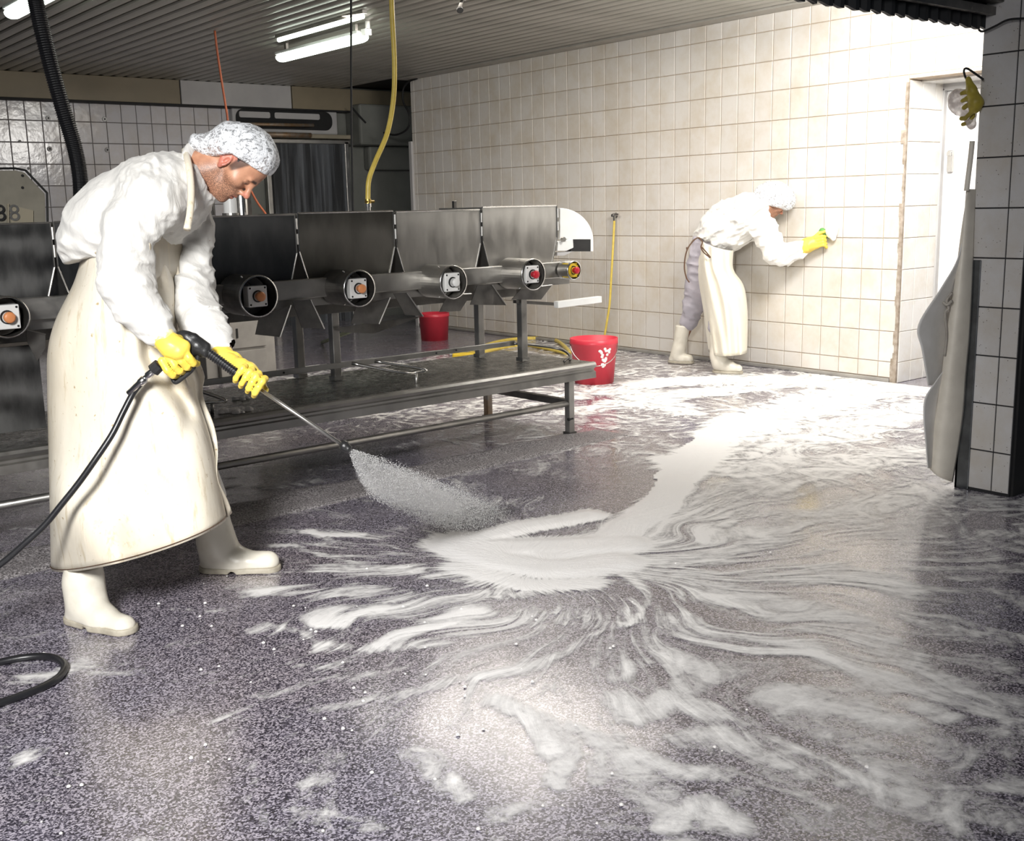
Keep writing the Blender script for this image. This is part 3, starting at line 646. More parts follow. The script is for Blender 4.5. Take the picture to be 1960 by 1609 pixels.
# ------------------------------------------------------------------ buckets, hoses by the wall
def bucket(lab, c, r0, r1, h, handle=True):
    t = thing('bucket', lab, 'bucket', c)
    MB().lathe(c, ZZ, [(0, 0), (0, r0), (h * .86, r1 - .004), (h * .88, r1 + .004), (h * .93, r1 + .004), (h * .94, r1 + .001), (h, r1 + .004), (h, r1 - .004), (.01, r0 - .006), (.01, 0)], 36).out('body', M['red_plastic'], t, True)
    if handle:
        hp_ = [c + ZZ * (h * .88) + EX * (r1 * math.cos(a)) - EY * (r1 * .25 * math.sin(a) + r1 * 1.0 * abs(math.sin(a))) * 1.0 - ZZ * (math.sin(a) * h * .42) for a in [math.pi * i / 24 for i in range(25)]]
        MB().tube(hp_, .004, 6).out('handle', M['steel_bright'], t, True)
        ev_ = EYE - c; ev_[2] = 0; ev_ /= np.linalg.norm(ev_); b = c + ZZ * h * .60 + ev_ * ((r0 + r1) / 2 + .004) + EX * .01
        fv = MB()
        for k_ in range(26):
            zz_ = random.uniform(-1, 1); rs_ = r0 + (r1 - r0) * (.62 + zz_ * .2); an_ = math.atan2(ev_[1], ev_[0]) + .45 + random.uniform(-.12, .16) * (1.3 + zz_); nv_ = V(math.cos(an_), math.sin(an_), 0)
            fv.lathe(c + nv_ * (rs_ - .002) + ZZ * h * (.62 + zz_ * .2), nv_, [(-.01, .015), (.002, .013), (.005, .006), (.0055, 0)], 10)
        fv.out('foam_splash', foam_blob, t, True)['kind'] = 'stuff'
    return t
foam_blob = pm('foam_blob', (.85, .82, .80), (.75, .72, .70), .6, bs=60, bstr=.4)
c = onz(1141, 739) + EY * .19; r1 = 45 * dep(c) / FPX
bucket('red bucket with foam smear by the platform end below the wall tap', c, r1 * .82, r1, 86 * dep(c) / FPX)
c = onz(831, 652) + EY * .1; bucket('dim red bucket on the floor behind the machine legs', c, .145, .165, .29, False)
wt = thing('wall_tap', 'small tap on the tiled wall with a thin yellow hose hanging from it', 'tap', onx(1178, 412, XW))
tp = onx(1176, 412, XW - .04)
MB().lathe(onx(1180, 412, XW), V(-1, 0, 0), [(0, .025), (.008, .025), (.008, .014), (.06, .014), (.06, 0)], 14).tube([tp, tp - ZZ * .05], .012, 8).tube([tp + V(0, -.06, .01), tp + V(0, .02, .01)], .009, 8).out('valve', M['steel_bright'], wt)
MB().tube(spline([tp - ZZ * .03] + [onx(x, y, XW - .04 - k * .02) for k, (x, y) in enumerate(((1175, 440), (1173, 480), (1170, 530), (1167, 580), (1161, 620), (1156, 655), (1158, 690)))], 40), .011, 10).out('thin_hose', M['yellow_hose'], wt, True)
fp = [onz(x, y, .015) for x, y in ((880, 690), (900, 682), (950, 668), (1000, 660), (1050, 668), (1090, 676), (1060, 650), (1000, 648), (950, 655), (900, 672))]
tag(MB().tube(spline(fp, 80), .02, 10).out('floor_hose', M['yellow_hose'], smooth=True), 'yellow hose lying in a loop on the floor behind the platform', 'hose')
yb_ = onz(893, 690); q = MB().box(yb_ + ZZ * .04, EX * .13, EY * .05, ZZ * .035).out('scrubbing_brush', M['yellow_plastic'], bevel=.012); tag(q, 'yellow scrubbing brush on the floor behind the platform', 'brush')
tag(MB().tube([onz(617, 655, .02), onm(700, 622, 1.6)], .018, 8).out('broom_stick', M['olive']), 'green stick leaning behind the machine legs', 'stick')
cb = thing('storage_cabinet', 'low beige cabinet with two drawers on the far floor under the hoppers', 'cabinet', onz(480, 728))
cc = onz(480, 728); wd = 46 * dep(cc) / FPX; hh = (1.4 - cc[2]) * 0 + 128 * dep(cc) / FPX
MB().box(cc + ZZ * hh / 2 + NM * .25, DM * wd * 1.25, NM * .24, ZZ * hh / 2).out('body', M['cabinet'], cb, bevel=.006)
for z0, z1 in ((.05, .46), (.5, .95)): 
    d = MB().box(cc + ZZ * hh * (z0 + z1) / 2 - NM * .0, DM * wd * .8, NM * .012, ZZ * hh * (z1 - z0) / 2).out('drawer', M['cabinet'], cb, bevel=.004)
    MB().box(cc + ZZ * hh * (z0 + z1) / 2 - NM * .014 - DM * wd * .5, DM * .008, NM * .004, ZZ * .04).out('slot', M['matt_black'], d)
cv = onz(418, 736); tag(MB().box(cv + ZZ * .21 + NM * .2, DM * .07, NM * .15, ZZ * .21).out('storage_box', M['cabinet'], bevel=.006), 'narrow beige box beside the beige cabinet under the hoppers', 'box')
# loose foam heaps on the deck
for k, (x, y, r, lab) in enumerate(((463, 762, .035, 'white foam heap on the platform directly below the yellow glove'), (452, 787, .05, 'white foam heap near the front edge of the platform'))):
    c = onz(x, y, ZT); fv = MB()
    for j in range(16):
        a = random.uniform(0, 6.28); d = random.uniform(0, r * 1.6); rr = random.uniform(.3, .6) * r
        fv.lathe(c + V(d * math.cos(a), d * math.sin(a), -.002), ZZ, [(0, rr), (rr * .4, rr * .85), (rr * .75, rr * .4), (rr * .8, 0)], 10)
    tag(fv.out('foam_heap', foam_blob, smooth=True), lab, 'foam', kind='stuff')
# hose loop on the floor, left
c = onz(30, 1296, 0); lp = []
for px, py in ((-330, 1330), (-200, 1330), (-70, 1290), (-20, 1272), (40, 1259), (85, 1256), (112, 1262), (124, 1276), (112, 1296), (80, 1315), (40, 1331), (0, 1345), (-60, 1362), (-200, 1400), (-400, 1420)):
    lp.append(onz(px, py, .013))
tag(MB().tube(spline(lp, 80), .012, 12).out('hose_loop', M['black_rubber'], smooth=True), 'loop of black pressure hose lying on the floor at the left edge', 'hose')

# ------------------------------------------------------------------ things hanging on the pillar
def sheet(name, rows, mat, parent, nr=40, nc=14, thick=.004):
    """rows: (left px, left x-plane, right px, right x-plane, bulge)"""
    n = len(rows); Lp = spline([onx(*r[0], r[1]) for r in rows], nr); Rp = spline([onx(*r[2], r[3]) for r in rows], nr)
    bu = np.interp(np.linspace(0, n - 1, nr), range(n), [r[4] for r in rows]); vs = []
    for i in range(nr):
        for j in range(nc):
            f = j / (nc - 1); vs.append(Lp[i] * (1 - f) + Rp[i] * f + V(-1, -.35, 0) * (bu[i] * math.sin(math.pi * f)))
    fs = [(i * nc + j, i * nc + j + 1, (i + 1) * nc + j + 1, (i + 1) * nc + j) for i in range(nr - 1) for j in range(nc - 1)]
    o = mk(name, vs, fs, mat, parent, True); q = o.modifiers.new('t', 'SOLIDIFY'); q.thickness = thick; return o
ha = thing('hanging_apron', 'cream rubber apron hanging folded on the far side of the tiled pillar', 'apron', (PX - .08, 2.75, .03))
sheet('folded_flap', [((1849, 362), 4.90, (1862, 362), 4.93, .0), ((1842, 450), 4.86, (1858, 450), 4.93, .005), ((1830, 500), 4.82, (1848, 500), 4.93, .01), ((1800, 552), 4.76, (1838, 552), 4.93, .01), ((1757, 622), 4.66, (1815, 622), 4.92, .01), ((1764, 670), 4.68, (1812, 670), 4.92, .01), ((1776, 738), 4.71, (1806, 735), 4.92, .0)], M['hang_grey'], ha)
sheet('folded_flap', [((1812, 700), 4.86, (1815, 700), 4.9, 0), ((1790, 730), 4.76, (1812, 730), 4.9, .0), ((1770, 762), 4.70, (1806, 762), 4.9, .005), ((1767, 800), 4.70, (1800, 800), 4.9, .01), ((1771, 850), 4.71, (1794, 850), 4.9, .0), ((1775, 896), 4.72, (1783, 894), 4.85, .0)], M['hang_grey'], ha)
sheet('front_roll', [((1851, 362), 4.86, (1866, 362), 4.93, .01), ((1840, 450), 4.86, (1863, 450), 4.93, .03), ((1828, 540), 4.85, (1860, 540), 4.93, .045), ((1812, 640), 4.84, (1855, 640), 4.93, .05), ((1802, 720), 4.83, (1848, 720), 4.93, .05), ((1790, 800), 4.83, (1842, 800), 4.93, .05), ((1778, 893), 4.83, (1823, 922), 4.93, .045)], M['hang_cream'], ha, 50, 18)
MB().tube(spline([onx(x, y, 4.84) for x, y in ((1861, 270), (1858, 300), (1853, 340), (1850, 365))], 14), .012, 8).out('neck_strap', M['hang_cream'], ha, True)
MB().tube(spline([onx(x, y, 4.80) for x, y in ((1822, 560), (1812, 575), (1816, 590), (1809, 600), (1812, 640), (1808, 680))], 30), .006, 8).tube(spline([onx(x, y, 4.79) for x, y in ((1805, 578), (1813, 583), (1822, 575))], 12), .007, 8).out('knotted_string', M['white_cord'], ha, True)
hk = thing('wire_hook', 'black wire hook at the upper edge of the tiled pillar', 'hook', onx(1876, 150, 4.92))
MB().tube(spline([onx(x, y, 4.90) for x, y in ((1882, 152), (1868, 142), (1855, 133), (1848, 131), (1845, 136), (1848, 148), (1853, 156))], 30), .005, 8).out('wire', M['matt_black'], hk, True)
tag(MB().tube(spline([onx(x, y, 4.90) for x, y in ((1872, 50), (1874, 57), (1882, 60), (1905, 50), (1930, 38), (1965, 35))], 30), .005, 8).out('wall_cable', M['matt_black'], smooth=True), 'thin black cable across the top of the tiled pillar', 'cable')
# ------------------------------------------------------------------ sculpting: distance fields -> smooth meshes
def axis(a, b, h, fine=None):
    if fine is None: return np.arange(a, b + h, h)
    f0, f1, hf = fine; out = list(np.arange(a, f0, h)) if a < f0 else []
    out += list(np.arange(max(a, f0), min(b, f1), hf)); 
    if b > f1: out += list(np.arange(f1, b + h, h))
    return np.array(out)
LAT = np.random.default_rng(3).random((64, 64, 64)).astype(np.float32)
def vnoise(P, sc):
    q = P * sc; i = np.floor(q).astype(int); f = q - i; f = f * f * (3 - 2 * f); i &= 63; j = (i + 1) & 63
    g = lambda a, b, c: LAT[a, b, c]
    x0, y0, z0 = i.T; x1, y1, z1 = j.T; fx, fy, fz = f.T
    a = g(x0, y0, z0) * (1 - fx) + g(x1, y0, z0) * fx; b = g(x0, y1, z0) * (1 - fx) + g(x1, y1, z0) * fx
    c = g(x0, y0, z1) * (1 - fx) + g(x1, y0, z1) * fx; d = g(x0, y1, z1) * (1 - fx) + g(x1, y1, z1) * fx
    return (a * (1 - fy) + b * fy) * (1 - fz) + (c * (1 - fy) + d * fy) * fz
class Field:
    def __init__(s, xs, ys, zs):
        s.ax = (xs, ys, zs); s.a = np.full((len(xs), len(ys), len(zs)), .5, np.float32)
    def sub(s, lo, hi):
        r = []
        for k in range(3):
            i = np.searchsorted(s.ax[k], lo[k]); j = np.searchsorted(s.ax[k], hi[k]); r.append(slice(max(i - 1, 0), j + 1))
        X = s.ax[0][r[0]][:, None, None]; Y = s.ax[1][r[1]][None, :, None]; Z = s.ax[2][r[2]][None, None, :]
        return tuple(r), X, Y, Z
    def comb(s, r, d, k, cut=False):
        a = s.a[r]; d = d.astype(np.float32)
        if cut: d = -d; h = np.maximum(k - np.abs(a - d), 0) / max(k, 1e-6); s.a[r] = np.maximum(a, d) + h * h * k / 4
        else: h = np.maximum(k - np.abs(a - d), 0) / max(k, 1e-6); s.a[r] = np.minimum(a, d) - h * h * k / 4
    def cap(s, A, B, ra, rb, k=.02, sq=(1, 1, 1), cut=False):
        A = np.asarray(A, float); B = np.asarray(B, float); sq = np.asarray(sq, float); R = max(ra, rb)
        lo = np.minimum(A, B) - R * sq - k - .03; hi = np.maximum(A, B) + R * sq + k + .03
        r, X, Y, Z = s.sub(lo, hi)
        if min(q.size for q in (X, Y, Z)) == 0: return s
        a = A / sq; b = B / sq; d = b - a; L = float(d @ d) + 1e-9
        x, y, z = X / sq[0] - a[0], Y / sq[1] - a[1], Z / sq[2] - a[2]
        t = np.clip((x * d[0] + y * d[1] + z * d[2]) / L, 0, 1)
        dist = np.sqrt((x - t * d[0]) ** 2 + (y - t * d[1]) ** 2 + (z - t * d[2]) ** 2) - (ra + (rb - ra) * t)
        s.comb(r, dist, k, cut); return s
    def chain(s, pts, k=.02, sq=(1, 1, 1)):
        for (a, ra), (b, rb) in zip(pts[:-1], pts[1:]): s.cap(a, b, ra, rb, k, sq)
        return s
    def ell(s, c, rad, k=.02, Mx=None, cut=False):
        c = np.asarray(c, float); rad = np.asarray(rad, float); R = rad.max() + k + .03
        r, X, Y, Z = s.sub(c - R, c + R)
        x, y, z = X - c[0], Y - c[1], Z - c[2]
        if Mx is not None: x, y, z = (Mx[i][0] * x + Mx[i][1] * y + Mx[i][2] * z for i in range(3))
        k0 = np.sqrt((x / rad[0]) ** 2 + (y / rad[1]) ** 2 + (z / rad[2]) ** 2)
        k1 = np.sqrt((x / rad[0] ** 2) ** 2 + (y / rad[1] ** 2) ** 2 + (z / rad[2] ** 2) ** 2) + 1e-9
        s.comb(r, k0 * (k0 - 1) / k1, k, cut); return s
    def plane(s, n, p, k=.004):
        """keep the side n points away from"""
        n = np.asarray(n, float); n /= np.linalg.norm(n); X, Y, Z = np.meshgrid(*s.ax, indexing='ij', sparse=True)
        d = (X - p[0]) * n[0] + (Y - p[1]) * n[1] + (Z - p[2]) * n[2]
        s.comb((slice(None),) * 3, -d, k, True); return s
    def relief(s, fn, band=.03):
        m = np.abs(s.a) < band; i, j, l = np.nonzero(m)
        P = np.stack([s.ax[0][i], s.ax[1][j], s.ax[2][l]], 1); s.a[i, j, l] += fn(P).astype(np.float32); return s
    def mesh(s):
        a = s.a; xs, ys, zs = s.ax; inside = a < 0
        c = [inside[i:inside.shape[0] - 1 + i, j:inside.shape[1] - 1 + j, k:inside.shape[2] - 1 + k] for i in (0, 1) for j in (0, 1) for k in (0, 1)]
        cnt = sum(q.astype(np.int8) for q in c); act = (cnt > 0) & (cnt < 8)
        I, J, K = np.nonzero(act); n = len(I); idx = np.full(act.shape, -1, np.int64); idx[I, J, K] = np.arange(n)
        acc = np.zeros((n, 3)); num = np.zeros(n)
        G = [xs, ys, zs]
        corners = [(i, j, k) for i in (0, 1) for j in (0, 1) for k in (0, 1)]
        for p in corners:
            for ax_ in range(3):
                if p[ax_]: continue
                q = list(p); q[ax_] = 1
                va = a[I + p[0], J + p[1], K + p[2]]; vb = a[I + q[0], J + q[1], K + q[2]]
                m = (va < 0) != (vb < 0); t = np.where(m, va / np.where(m, va - vb, 1), 0)
                P = np.stack([xs[I + p[0]], ys[J + p[1]], zs[K + p[2]]], 1); Q = np.stack([xs[I + q[0]], ys[J + q[1]], zs[K + q[2]]], 1)
                acc += np.where(m[:, None], P + (Q - P) * t[:, None], 0); num += m
        V_ = acc / num[:, None]; F = []
        for ax_ in range(3):
            sl0 = [slice(None)] * 3; sl1 = [slice(None)] * 3; sl0[ax_] = slice(0, -1); sl1[ax_] = slice(1, None)
            e = inside[tuple(sl0)] != inside[tuple(sl1)]; neg = inside[tuple(sl0)]
            o1, o2 = [(1, 2), (2, 0), (0, 1)][ax_]
            i, j, k = np.nonzero(e); P = [i, j, k]
            ok = (P[o1] > 0) & (P[o2] > 0) & (P[o1] < a.shape[o1] - 1) & (P[o2] < a.shape[o2] - 1)
            P = [q[ok] for q in P]; ng = neg[tuple(P)]
            def g(d1, d2):
                Q = [q.copy() for q in P]; Q[o1] -= d1; Q[o2] -= d2; return idx[tuple(Q)]
            f = np.stack([g(0, 0), g(1, 0), g(1, 1), g(0, 1)], 1); f[~ng] = f[~ng][:, ::-1]; F.append(f)
        return V_, np.concatenate(F)
def field_for(pts, r, h, fine=None):
    P = np.array(pts); lo = P.min(0) - r; hi = P.max(0) + r
    return Field(*(axis(lo[k], hi[k], h) for k in range(3)))
def sm(a, b, x): t = np.clip((x - a) / (b - a), 0, 1); return t * t * (3 - 2 * t)

class Person:
    def __init__(s, lab, base, h=None):
        s.base = V(base[0], base[1], 0); s.o = thing('person', lab, 'person', s.base, rotz=-YAW)
    def L(s, px, py, h):
        q = onh(px, py, h) - s.base; return V(q @ EX, q @ EY, q[2])
    def W(s, p): return s.base + EX * p[0] + EY * p[1] + ZZ * p[2]
    def r(s, px_, h, py=800): return px_ * (h * .981 + .1) / FPX
    def pts(s, lst):
        """(px, py, h, radius px) -> chain"""
        out = []
        for px, py, h, rp in lst:
            P = s.L(px, py, h); out.append((P, rp * dep(s.W(P)) / FPX))
        return out
    def emit(s, name, F, mat, parent=None, col=None):
        v, f = F.mesh(); o = mk(name, v, f, mat, parent or s.o, True, local=True)
        if col is not None:
            at = o.data.attributes.new('tint', 'FLOAT_COLOR', 'POINT'); c = np.concatenate([col(v), np.ones((len(v), 1))], 1)
            at.data.foreach_set('color', c.astype(np.float32).ravel())
        return o
    def put(s, name, mb, mat, parent=None, smooth=False):
        vs = [V((v - s.base) @ EX, (v - s.base) @ EY, v[2]) for v in mb.v]
        return mk(name, vs, mb.f, mat, parent or s.o, smooth, local=True)

def folds(dirv, sc, amp, stretch=3.5, seed=0.):
    d = np.asarray(dirv, float); d /= np.linalg.norm(d)
    def fn(P):
        al = P @ d; Q = P + np.outer(al, d) * 0 - np.outer(al, d) + np.outer(al, d) * stretch
        wob = vnoise(P + 7 + seed, 5.)[:, None] * .06
        n = vnoise(Q + wob + seed, sc); n2 = vnoise(Q + wob + seed + 3, sc * 2.2)
        return amp * ((1 - np.abs(2 * n - 1)) ** 2 * -1 + .45 * (1 - np.abs(2 * n2 - 1)) ** 2 * -1 + .5)
    return fn

# cloth, net and skin materials
def cloth_mat(name, c1, c2, s=1., tr=0.):
    m, nt, b = newmat(name); vec = coords(nt, False)
    nt.links.new(ramp(nt, noise(nt, vec, 5, 5), [(.4, c1), (.7, c2)]), b.inputs['Base Color'])
    b.inputs['Roughness'].default_value = .85; b.inputs['Sheen Weight'].default_value = .15
    h = math_(nt, 'ADD', math_(nt, 'MULTIPLY', noise(nt, coords(nt, False, (1, 1, .45)), 17 * s, 4, .5, 1.2), 1.), math_(nt, 'MULTIPLY', noise(nt, vec, 180, 2), .08))
    bump(nt, b, h, .38, .014); return m
M['jacket'] = cloth_mat('white_cotton_jacket', (.67, .655, .625), (.61, .60, .57))
M['jacket_far'] = cloth_mat('white_cotton_smock', (.80, .785, .75), (.76, .745, .71), 1.)
def apron_mat(name, c1, c2, stain):
    m, nt, b = newmat(name); vec = coords(nt, False)
    base = ramp(nt, noise(nt, vec, 2.2, 5), [(.35, c1), (.68, c2)])
    st_ = ramp(nt, noise(nt, coords(nt, False, (14, 14, 1.6)), 2.6, 6, .7), [(.55, (0, 0, 0)), (.68, (.7, .7, .7))])
    sp_ = ramp(nt, noise(nt, vec, 38, 3, .6), [(.67, (0, 0, 0)), (.73, (.6, .6, .6))])
    base = mix(nt, math_(nt, 'MULTIPLY', st_, .55 * stain), base, (.46, .36, .20)); base = mix(nt, math_(nt, 'MULTIPLY', sp_, stain), base, (.40, .30, .16))
    nt.links.new(base, b.inputs['Base Color']); b.inputs['Roughness'].default_value = .32; b.inputs['Specular IOR Level'].default_value = .5
    bump(nt, b, noise(nt, coords(nt, False, (1, 1, .5)), 7, 4, .5, .6), .22, .02); return m
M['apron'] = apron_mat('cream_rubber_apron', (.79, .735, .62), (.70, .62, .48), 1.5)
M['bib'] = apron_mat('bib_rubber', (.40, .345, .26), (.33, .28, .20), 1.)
M['apron_far'] = cloth_mat('cream_cloth_apron', (.82, .78, .66), (.76, .71, .58), .8)
def net_mat():
    m, nt, b = newmat('hair_net'); vec = coords(nt, False)
    f = noise(nt, vec, 46, 4, .65, 1.6); f2 = noise(nt, coords(nt, False, (1, 1, 2.2)), 90, 3, .6, .8)
    g = math_(nt, 'ADD', math_(nt, 'MULTIPLY', f, .65), math_(nt, 'MULTIPLY', f2, .4))
    g = math_(nt, 'ADD', g, math_(nt, 'MULTIPLY', ramp(nt, noise(nt, vec, 5, 3), [(.4, (0, 0, 0)), (.6, (1, 1, 1))]), .05))
    b.inputs['Base Color'].default_value = (.82, .84, .87, 1); b.inputs['Roughness'].default_value = .5
    nt.links.new(ramp(nt, g, [(.475, (.30,) * 3), (.535, (.97,) * 3)]), b.inputs['Alpha'])
    bump(nt, b, g, .8, .008); return m
M['net'] = net_mat()
def skin_mat():
    m, nt, b = newmat('skin'); vec = coords(nt, False)
    at = nt.nodes.new('ShaderNodeAttribute'); at.attribute_name = 'tint'
    sp_ = nt.nodes.new('ShaderNodeSeparateColor'); nt.links.new(at.outputs['Color'], sp_.inputs[0])
    base = ramp(nt, noise(nt, vec, 30, 4), [(.35, (.42, .20, .12)), (.65, (.53, .27, .165))])
    base = mix(nt, sp_.outputs[1], base, (.55, .13, .11))
    stub = math_(nt, 'MULTIPLY', sp_.outputs[0], ramp(nt, noise(nt, vec, 330, 2, .7), [(.42, (.15,) * 3), (.55, (.95,) * 3)]))
    base = mix(nt, math_(nt, 'MULTIPLY', stub, .9), base, (.075, .04, .028)); base = mix(nt, sp_.outputs[2], base, (.03, .015, .012))
    nt.links.new(base, b.inputs['Base Color']); b.inputs['Roughness'].default_value = .45
    b.inputs['Subsurface Weight'].default_value = .0; bump(nt, b, noise(nt, vec, 260, 3), .15, .002); return m
M['skin'] = skin_mat()

def head_frame(P, ear, hx2, roll=0., yaw=0., sc=1.):
    """ear: (px,py,h) of the ear canal plane centre; hx2: image direction of the face normal"""
    c = P.L(*ear); a = math.atan2(-hx2[1], hx2[0])
    hx = V(math.cos(a), 0, math.sin(a)); hz = V(-math.sin(a), 0, math.cos(a)); hy = V(0, 1, 0)
    if yaw: hx, hy = hx * math.cos(yaw) - hy * math.sin(yaw), hy * math.cos(yaw) + hx * math.sin(yaw)
    return c, np.array([hx, hy, hz]), sc
def add_head(F, fr):
    c, R, s = fr; H = lambda x, y, z: c + s * (R[0] * x + R[1] * y + R[2] * z)
    E = lambda p, r, k=.02, cut=False: F.ell(H(*p), np.array(r) * s, k * s, R, cut)
    C = lambda p, q, ra, rb, k=.012, cut=False: F.cap(H(*p), H(*q), ra * s, rb * s, k * s, cut=cut)
    E((-.012, 0, .045), (.098, .075, .092)); E((.035, 0, .06), (.063, .062, .056), .03); E((.04, 0, -.01), (.052, .060, .078), .03)
    C((.0, -.036, -.055), (.06, -.020, -.088), .030, .022, .02); C((.0, .036, -.055), (.06, .020, -.088), .030, .022, .02)
    E((.038, 0, -.068), (.052, .046, .036), .03); E((.084, 0, -.092), (.016, .020, .015), .02)
    C((.088, -.034, .036), (.094, -.008, .034), .011, .010, .014); C((.088, .034, .036), (.094, .008, .034), .011, .010, .014)
    E((.066, -.044, -.010), (.022, .018, .017), .03); E((.066, .044, -.010), (.022, .018, .017), .03)
    for q in (-1, 1): E((.101, q * .031, .016), (.018, .017, .012), .012, True)
    for q in (-1, 1): E((.0765, q * .031, .016), (.0145, .0145, .0145), .003); C((.084, q * .043, .017), (.089, q * .022, .020), .0045, .0045, .004)
    C((.092, 0, .030), (.116, 0, -.008), .008, .0105, .014); E((.119, 0, -.014), (.013, .011, .011), .010)
    for q in (-1, 1): E((.107, q * .012, -.020), (.011, .007, .008), .008); E((.112, q * .007, -.027), (.004, .003, .004), .002, True)
    E((.083, 0, -.045), (.022, .034, .022), .02)
    C((.096, -.020, -.050), (.1015, 0, -.048), .005, .0065, .006); C((.096, .020, -.050), (.1015, 0, -.048), .005, .0065, .006)
    C((.093, -.018, -.060), (.098, 0, -.0615), .005, .006, .006); C((.093, .018, -.060), (.098, 0, -.0615), .005, .006, .006)
    C((.100, -.02, -.0545), (.105, 0, -.0545), .0022, .0025, .003, True); C((.100, .02, -.0545), (.105, 0, -.0545), .0022, .0025, .003, True)
    for q in (-1, 1):
        for i in range(12):      # helix rim of the ear
            a0, a1 = (math.radians(200 - 25 * i), math.radians(200 - 25 * (i + 1)))
            if i > 9: break
            p = lambda a: (-.008 + .017 * math.cos(a) - .25 * .03 * math.sin(a), q * (.078 + .006 * math.cos(a + 2.)), .004 + .029 * math.sin(a))
            C(p(a0), p(a1), .0046, .0046, .003)
        E((-.004, q * .074, .002), (.016, .007, .026), .006); E((.004, q * .074, -.026), (.008, .006, .010), .006); E((.002, q * .081, .002), (.0065, .007, .013), .004, True)
    return H
def skin_tint(fr):
    c, R, s = fr
    def f(v):
        q = ((v - c) @ R.T) / s; x, y, z = q.T
        st = sm(.005, -.035, z - (x - .06) * .15) * sm(-.03, .02, x + (z + .03) * -.5) * .9
        st = np.maximum(st, sm(.012, 0, np.abs(x - .012)) * sm(.05, .02, np.abs(z - .0)) * .4 * (np.abs(y) > .05))
        st *= 1 - sm(.0, .012, x - .098) * (z > -.045)
        ear = sm(.068, .074, np.abs(y)) * (np.abs(z) < .045) * (np.abs(x) < .03) * .55
        lips = sm(.0115, .008, np.abs(z + .0545)) * sm(.092, .097, x) * .7 * sm(.024, .018, np.abs(y)); nose = sm(.104, .116, x) * sm(.02, .0, np.abs(z + .014)) * .45
        st *= 1 - lips
        dark = (sm(.004, .0, np.abs(z + .0545)) * (x > .10) * (np.abs(y) < .02)) * .7
        brow = sm(.007, .003, np.abs(z - .040 + np.abs(y) * .06)) * sm(.082, .088, x) * sm(.007, .012, np.abs(y)) * sm(.046, .038, np.abs(y)) * .9
        dark = np.maximum(dark, sm(.012, .020, x) * sm(.042, .034, x - z * .25) * sm(-.012, .004, z) * (np.abs(y) > .045) * .85)
        return np.stack([st, np.clip(ear + lips * .7 + nose, 0, 1), np.clip(dark + brow, 0, 1)], 1)
    return f
def eyes(P, fr, parent):
    c, R, s = fr; H = lambda x, y, z: c + s * (R[0] * x + R[1] * y + R[2] * z)
    for q in (-1, 1):
        p = P.W(H(.079, q * .031, .0155)); fw_ = R[0] * 1 + R[2] * -.25
        ax = EX * fw_[0] + EY * fw_[1] + ZZ * fw_[2]; ax = ax / np.linalg.norm(ax); r = .0125 * s
        mb = MB().lathe(p, ax, [(-r, 0)] + [(r * math.sin(math.radians(a)), r * math.cos(math.radians(a))) for a in range(-75, 91, 15)], 16)
        e = P.put('eye', mb, M['eye'], parent, True)
        P.put('iris', MB().lathe(p + ax * r * .87, ax, [(0, r * .5), (r * .08, r * .42), (r * .12, 0)], 12), M['iris'], e, True)

def finger(F, pts, r0, r1, k=.004):
    n = len(pts)
    for i in range(n - 1): F.cap(pts[i], pts[i + 1], r0 + (r1 - r0) * i / (n - 1), r0 + (r1 - r0) * (i + 1) / (n - 1), k)
def boot(P, name_lab, chain, foot, h=.005, mat='boot_rubber', heel=True):
    """chain: shaft (px,py,h,r); foot: heel, ball, toe px points on the floor with h"""
    sh = P.pts(chain); ft = P.pts(foot)
    allp = [p for p, r in sh + ft]; F = field_for(allp, .10, h)
    F.chain(sh, .03); F.chain(ft, .02, (1, 1, 1)); F.cap(sh[-1][0], ft[1][0] + V(0, 0, .01), sh[-1][1] * .95, ft[1][1] * .95, .04)
    F.plane((0, 0, -1), (0, 0, .022), .003)
    F.plane((0, 0, 1), (0, 0, sh[0][0][2]), .003)
    F.relief(lambda q: .0015 * (vnoise(q, 22) - .5), .02)
    o = P.emit('boot', F, M[mat])
    S = field_for([V(p[0], p[1], .02) for p, r in ft], .08, h * .8)
    for (a, ra), (b, rb) in zip(ft[:-1], ft[1:]): S.cap(V(a[0], a[1], .015), V(b[0], b[1], .015), ra + .006, rb + .006, .02, (1, 1, 3))
    S.plane((0, 0, 1), (0, 0, .024), .001); S.plane((0, 0, -1), (0, 0, .001), .001)
    d = ft[2][0] - ft[0][0]; d[2] = 0; L = np.linalg.norm(d); d /= L; mid = ft[0][0] + d * L * .42; sd = V(-d[1], d[0], 0)
    if heel: S.cap(V(mid[0], mid[1], -.004) - sd * .12, V(mid[0], mid[1], -.004) + sd * .12, .018, .018, .003, cut=True)
    P.emit('sole', S, M['boot_sole'], o)
    return o
# ------------------------------------------------------------------ PERSON 1: the lance cleaner
H0 = 3.86
P = Person('person bent forward in long cream apron, spraying the floor with a pressure lance', onz(300, 1135))
fr = head_frame(P, (445, 312, H0), (.46, .888), yaw=.10, sc=.985)
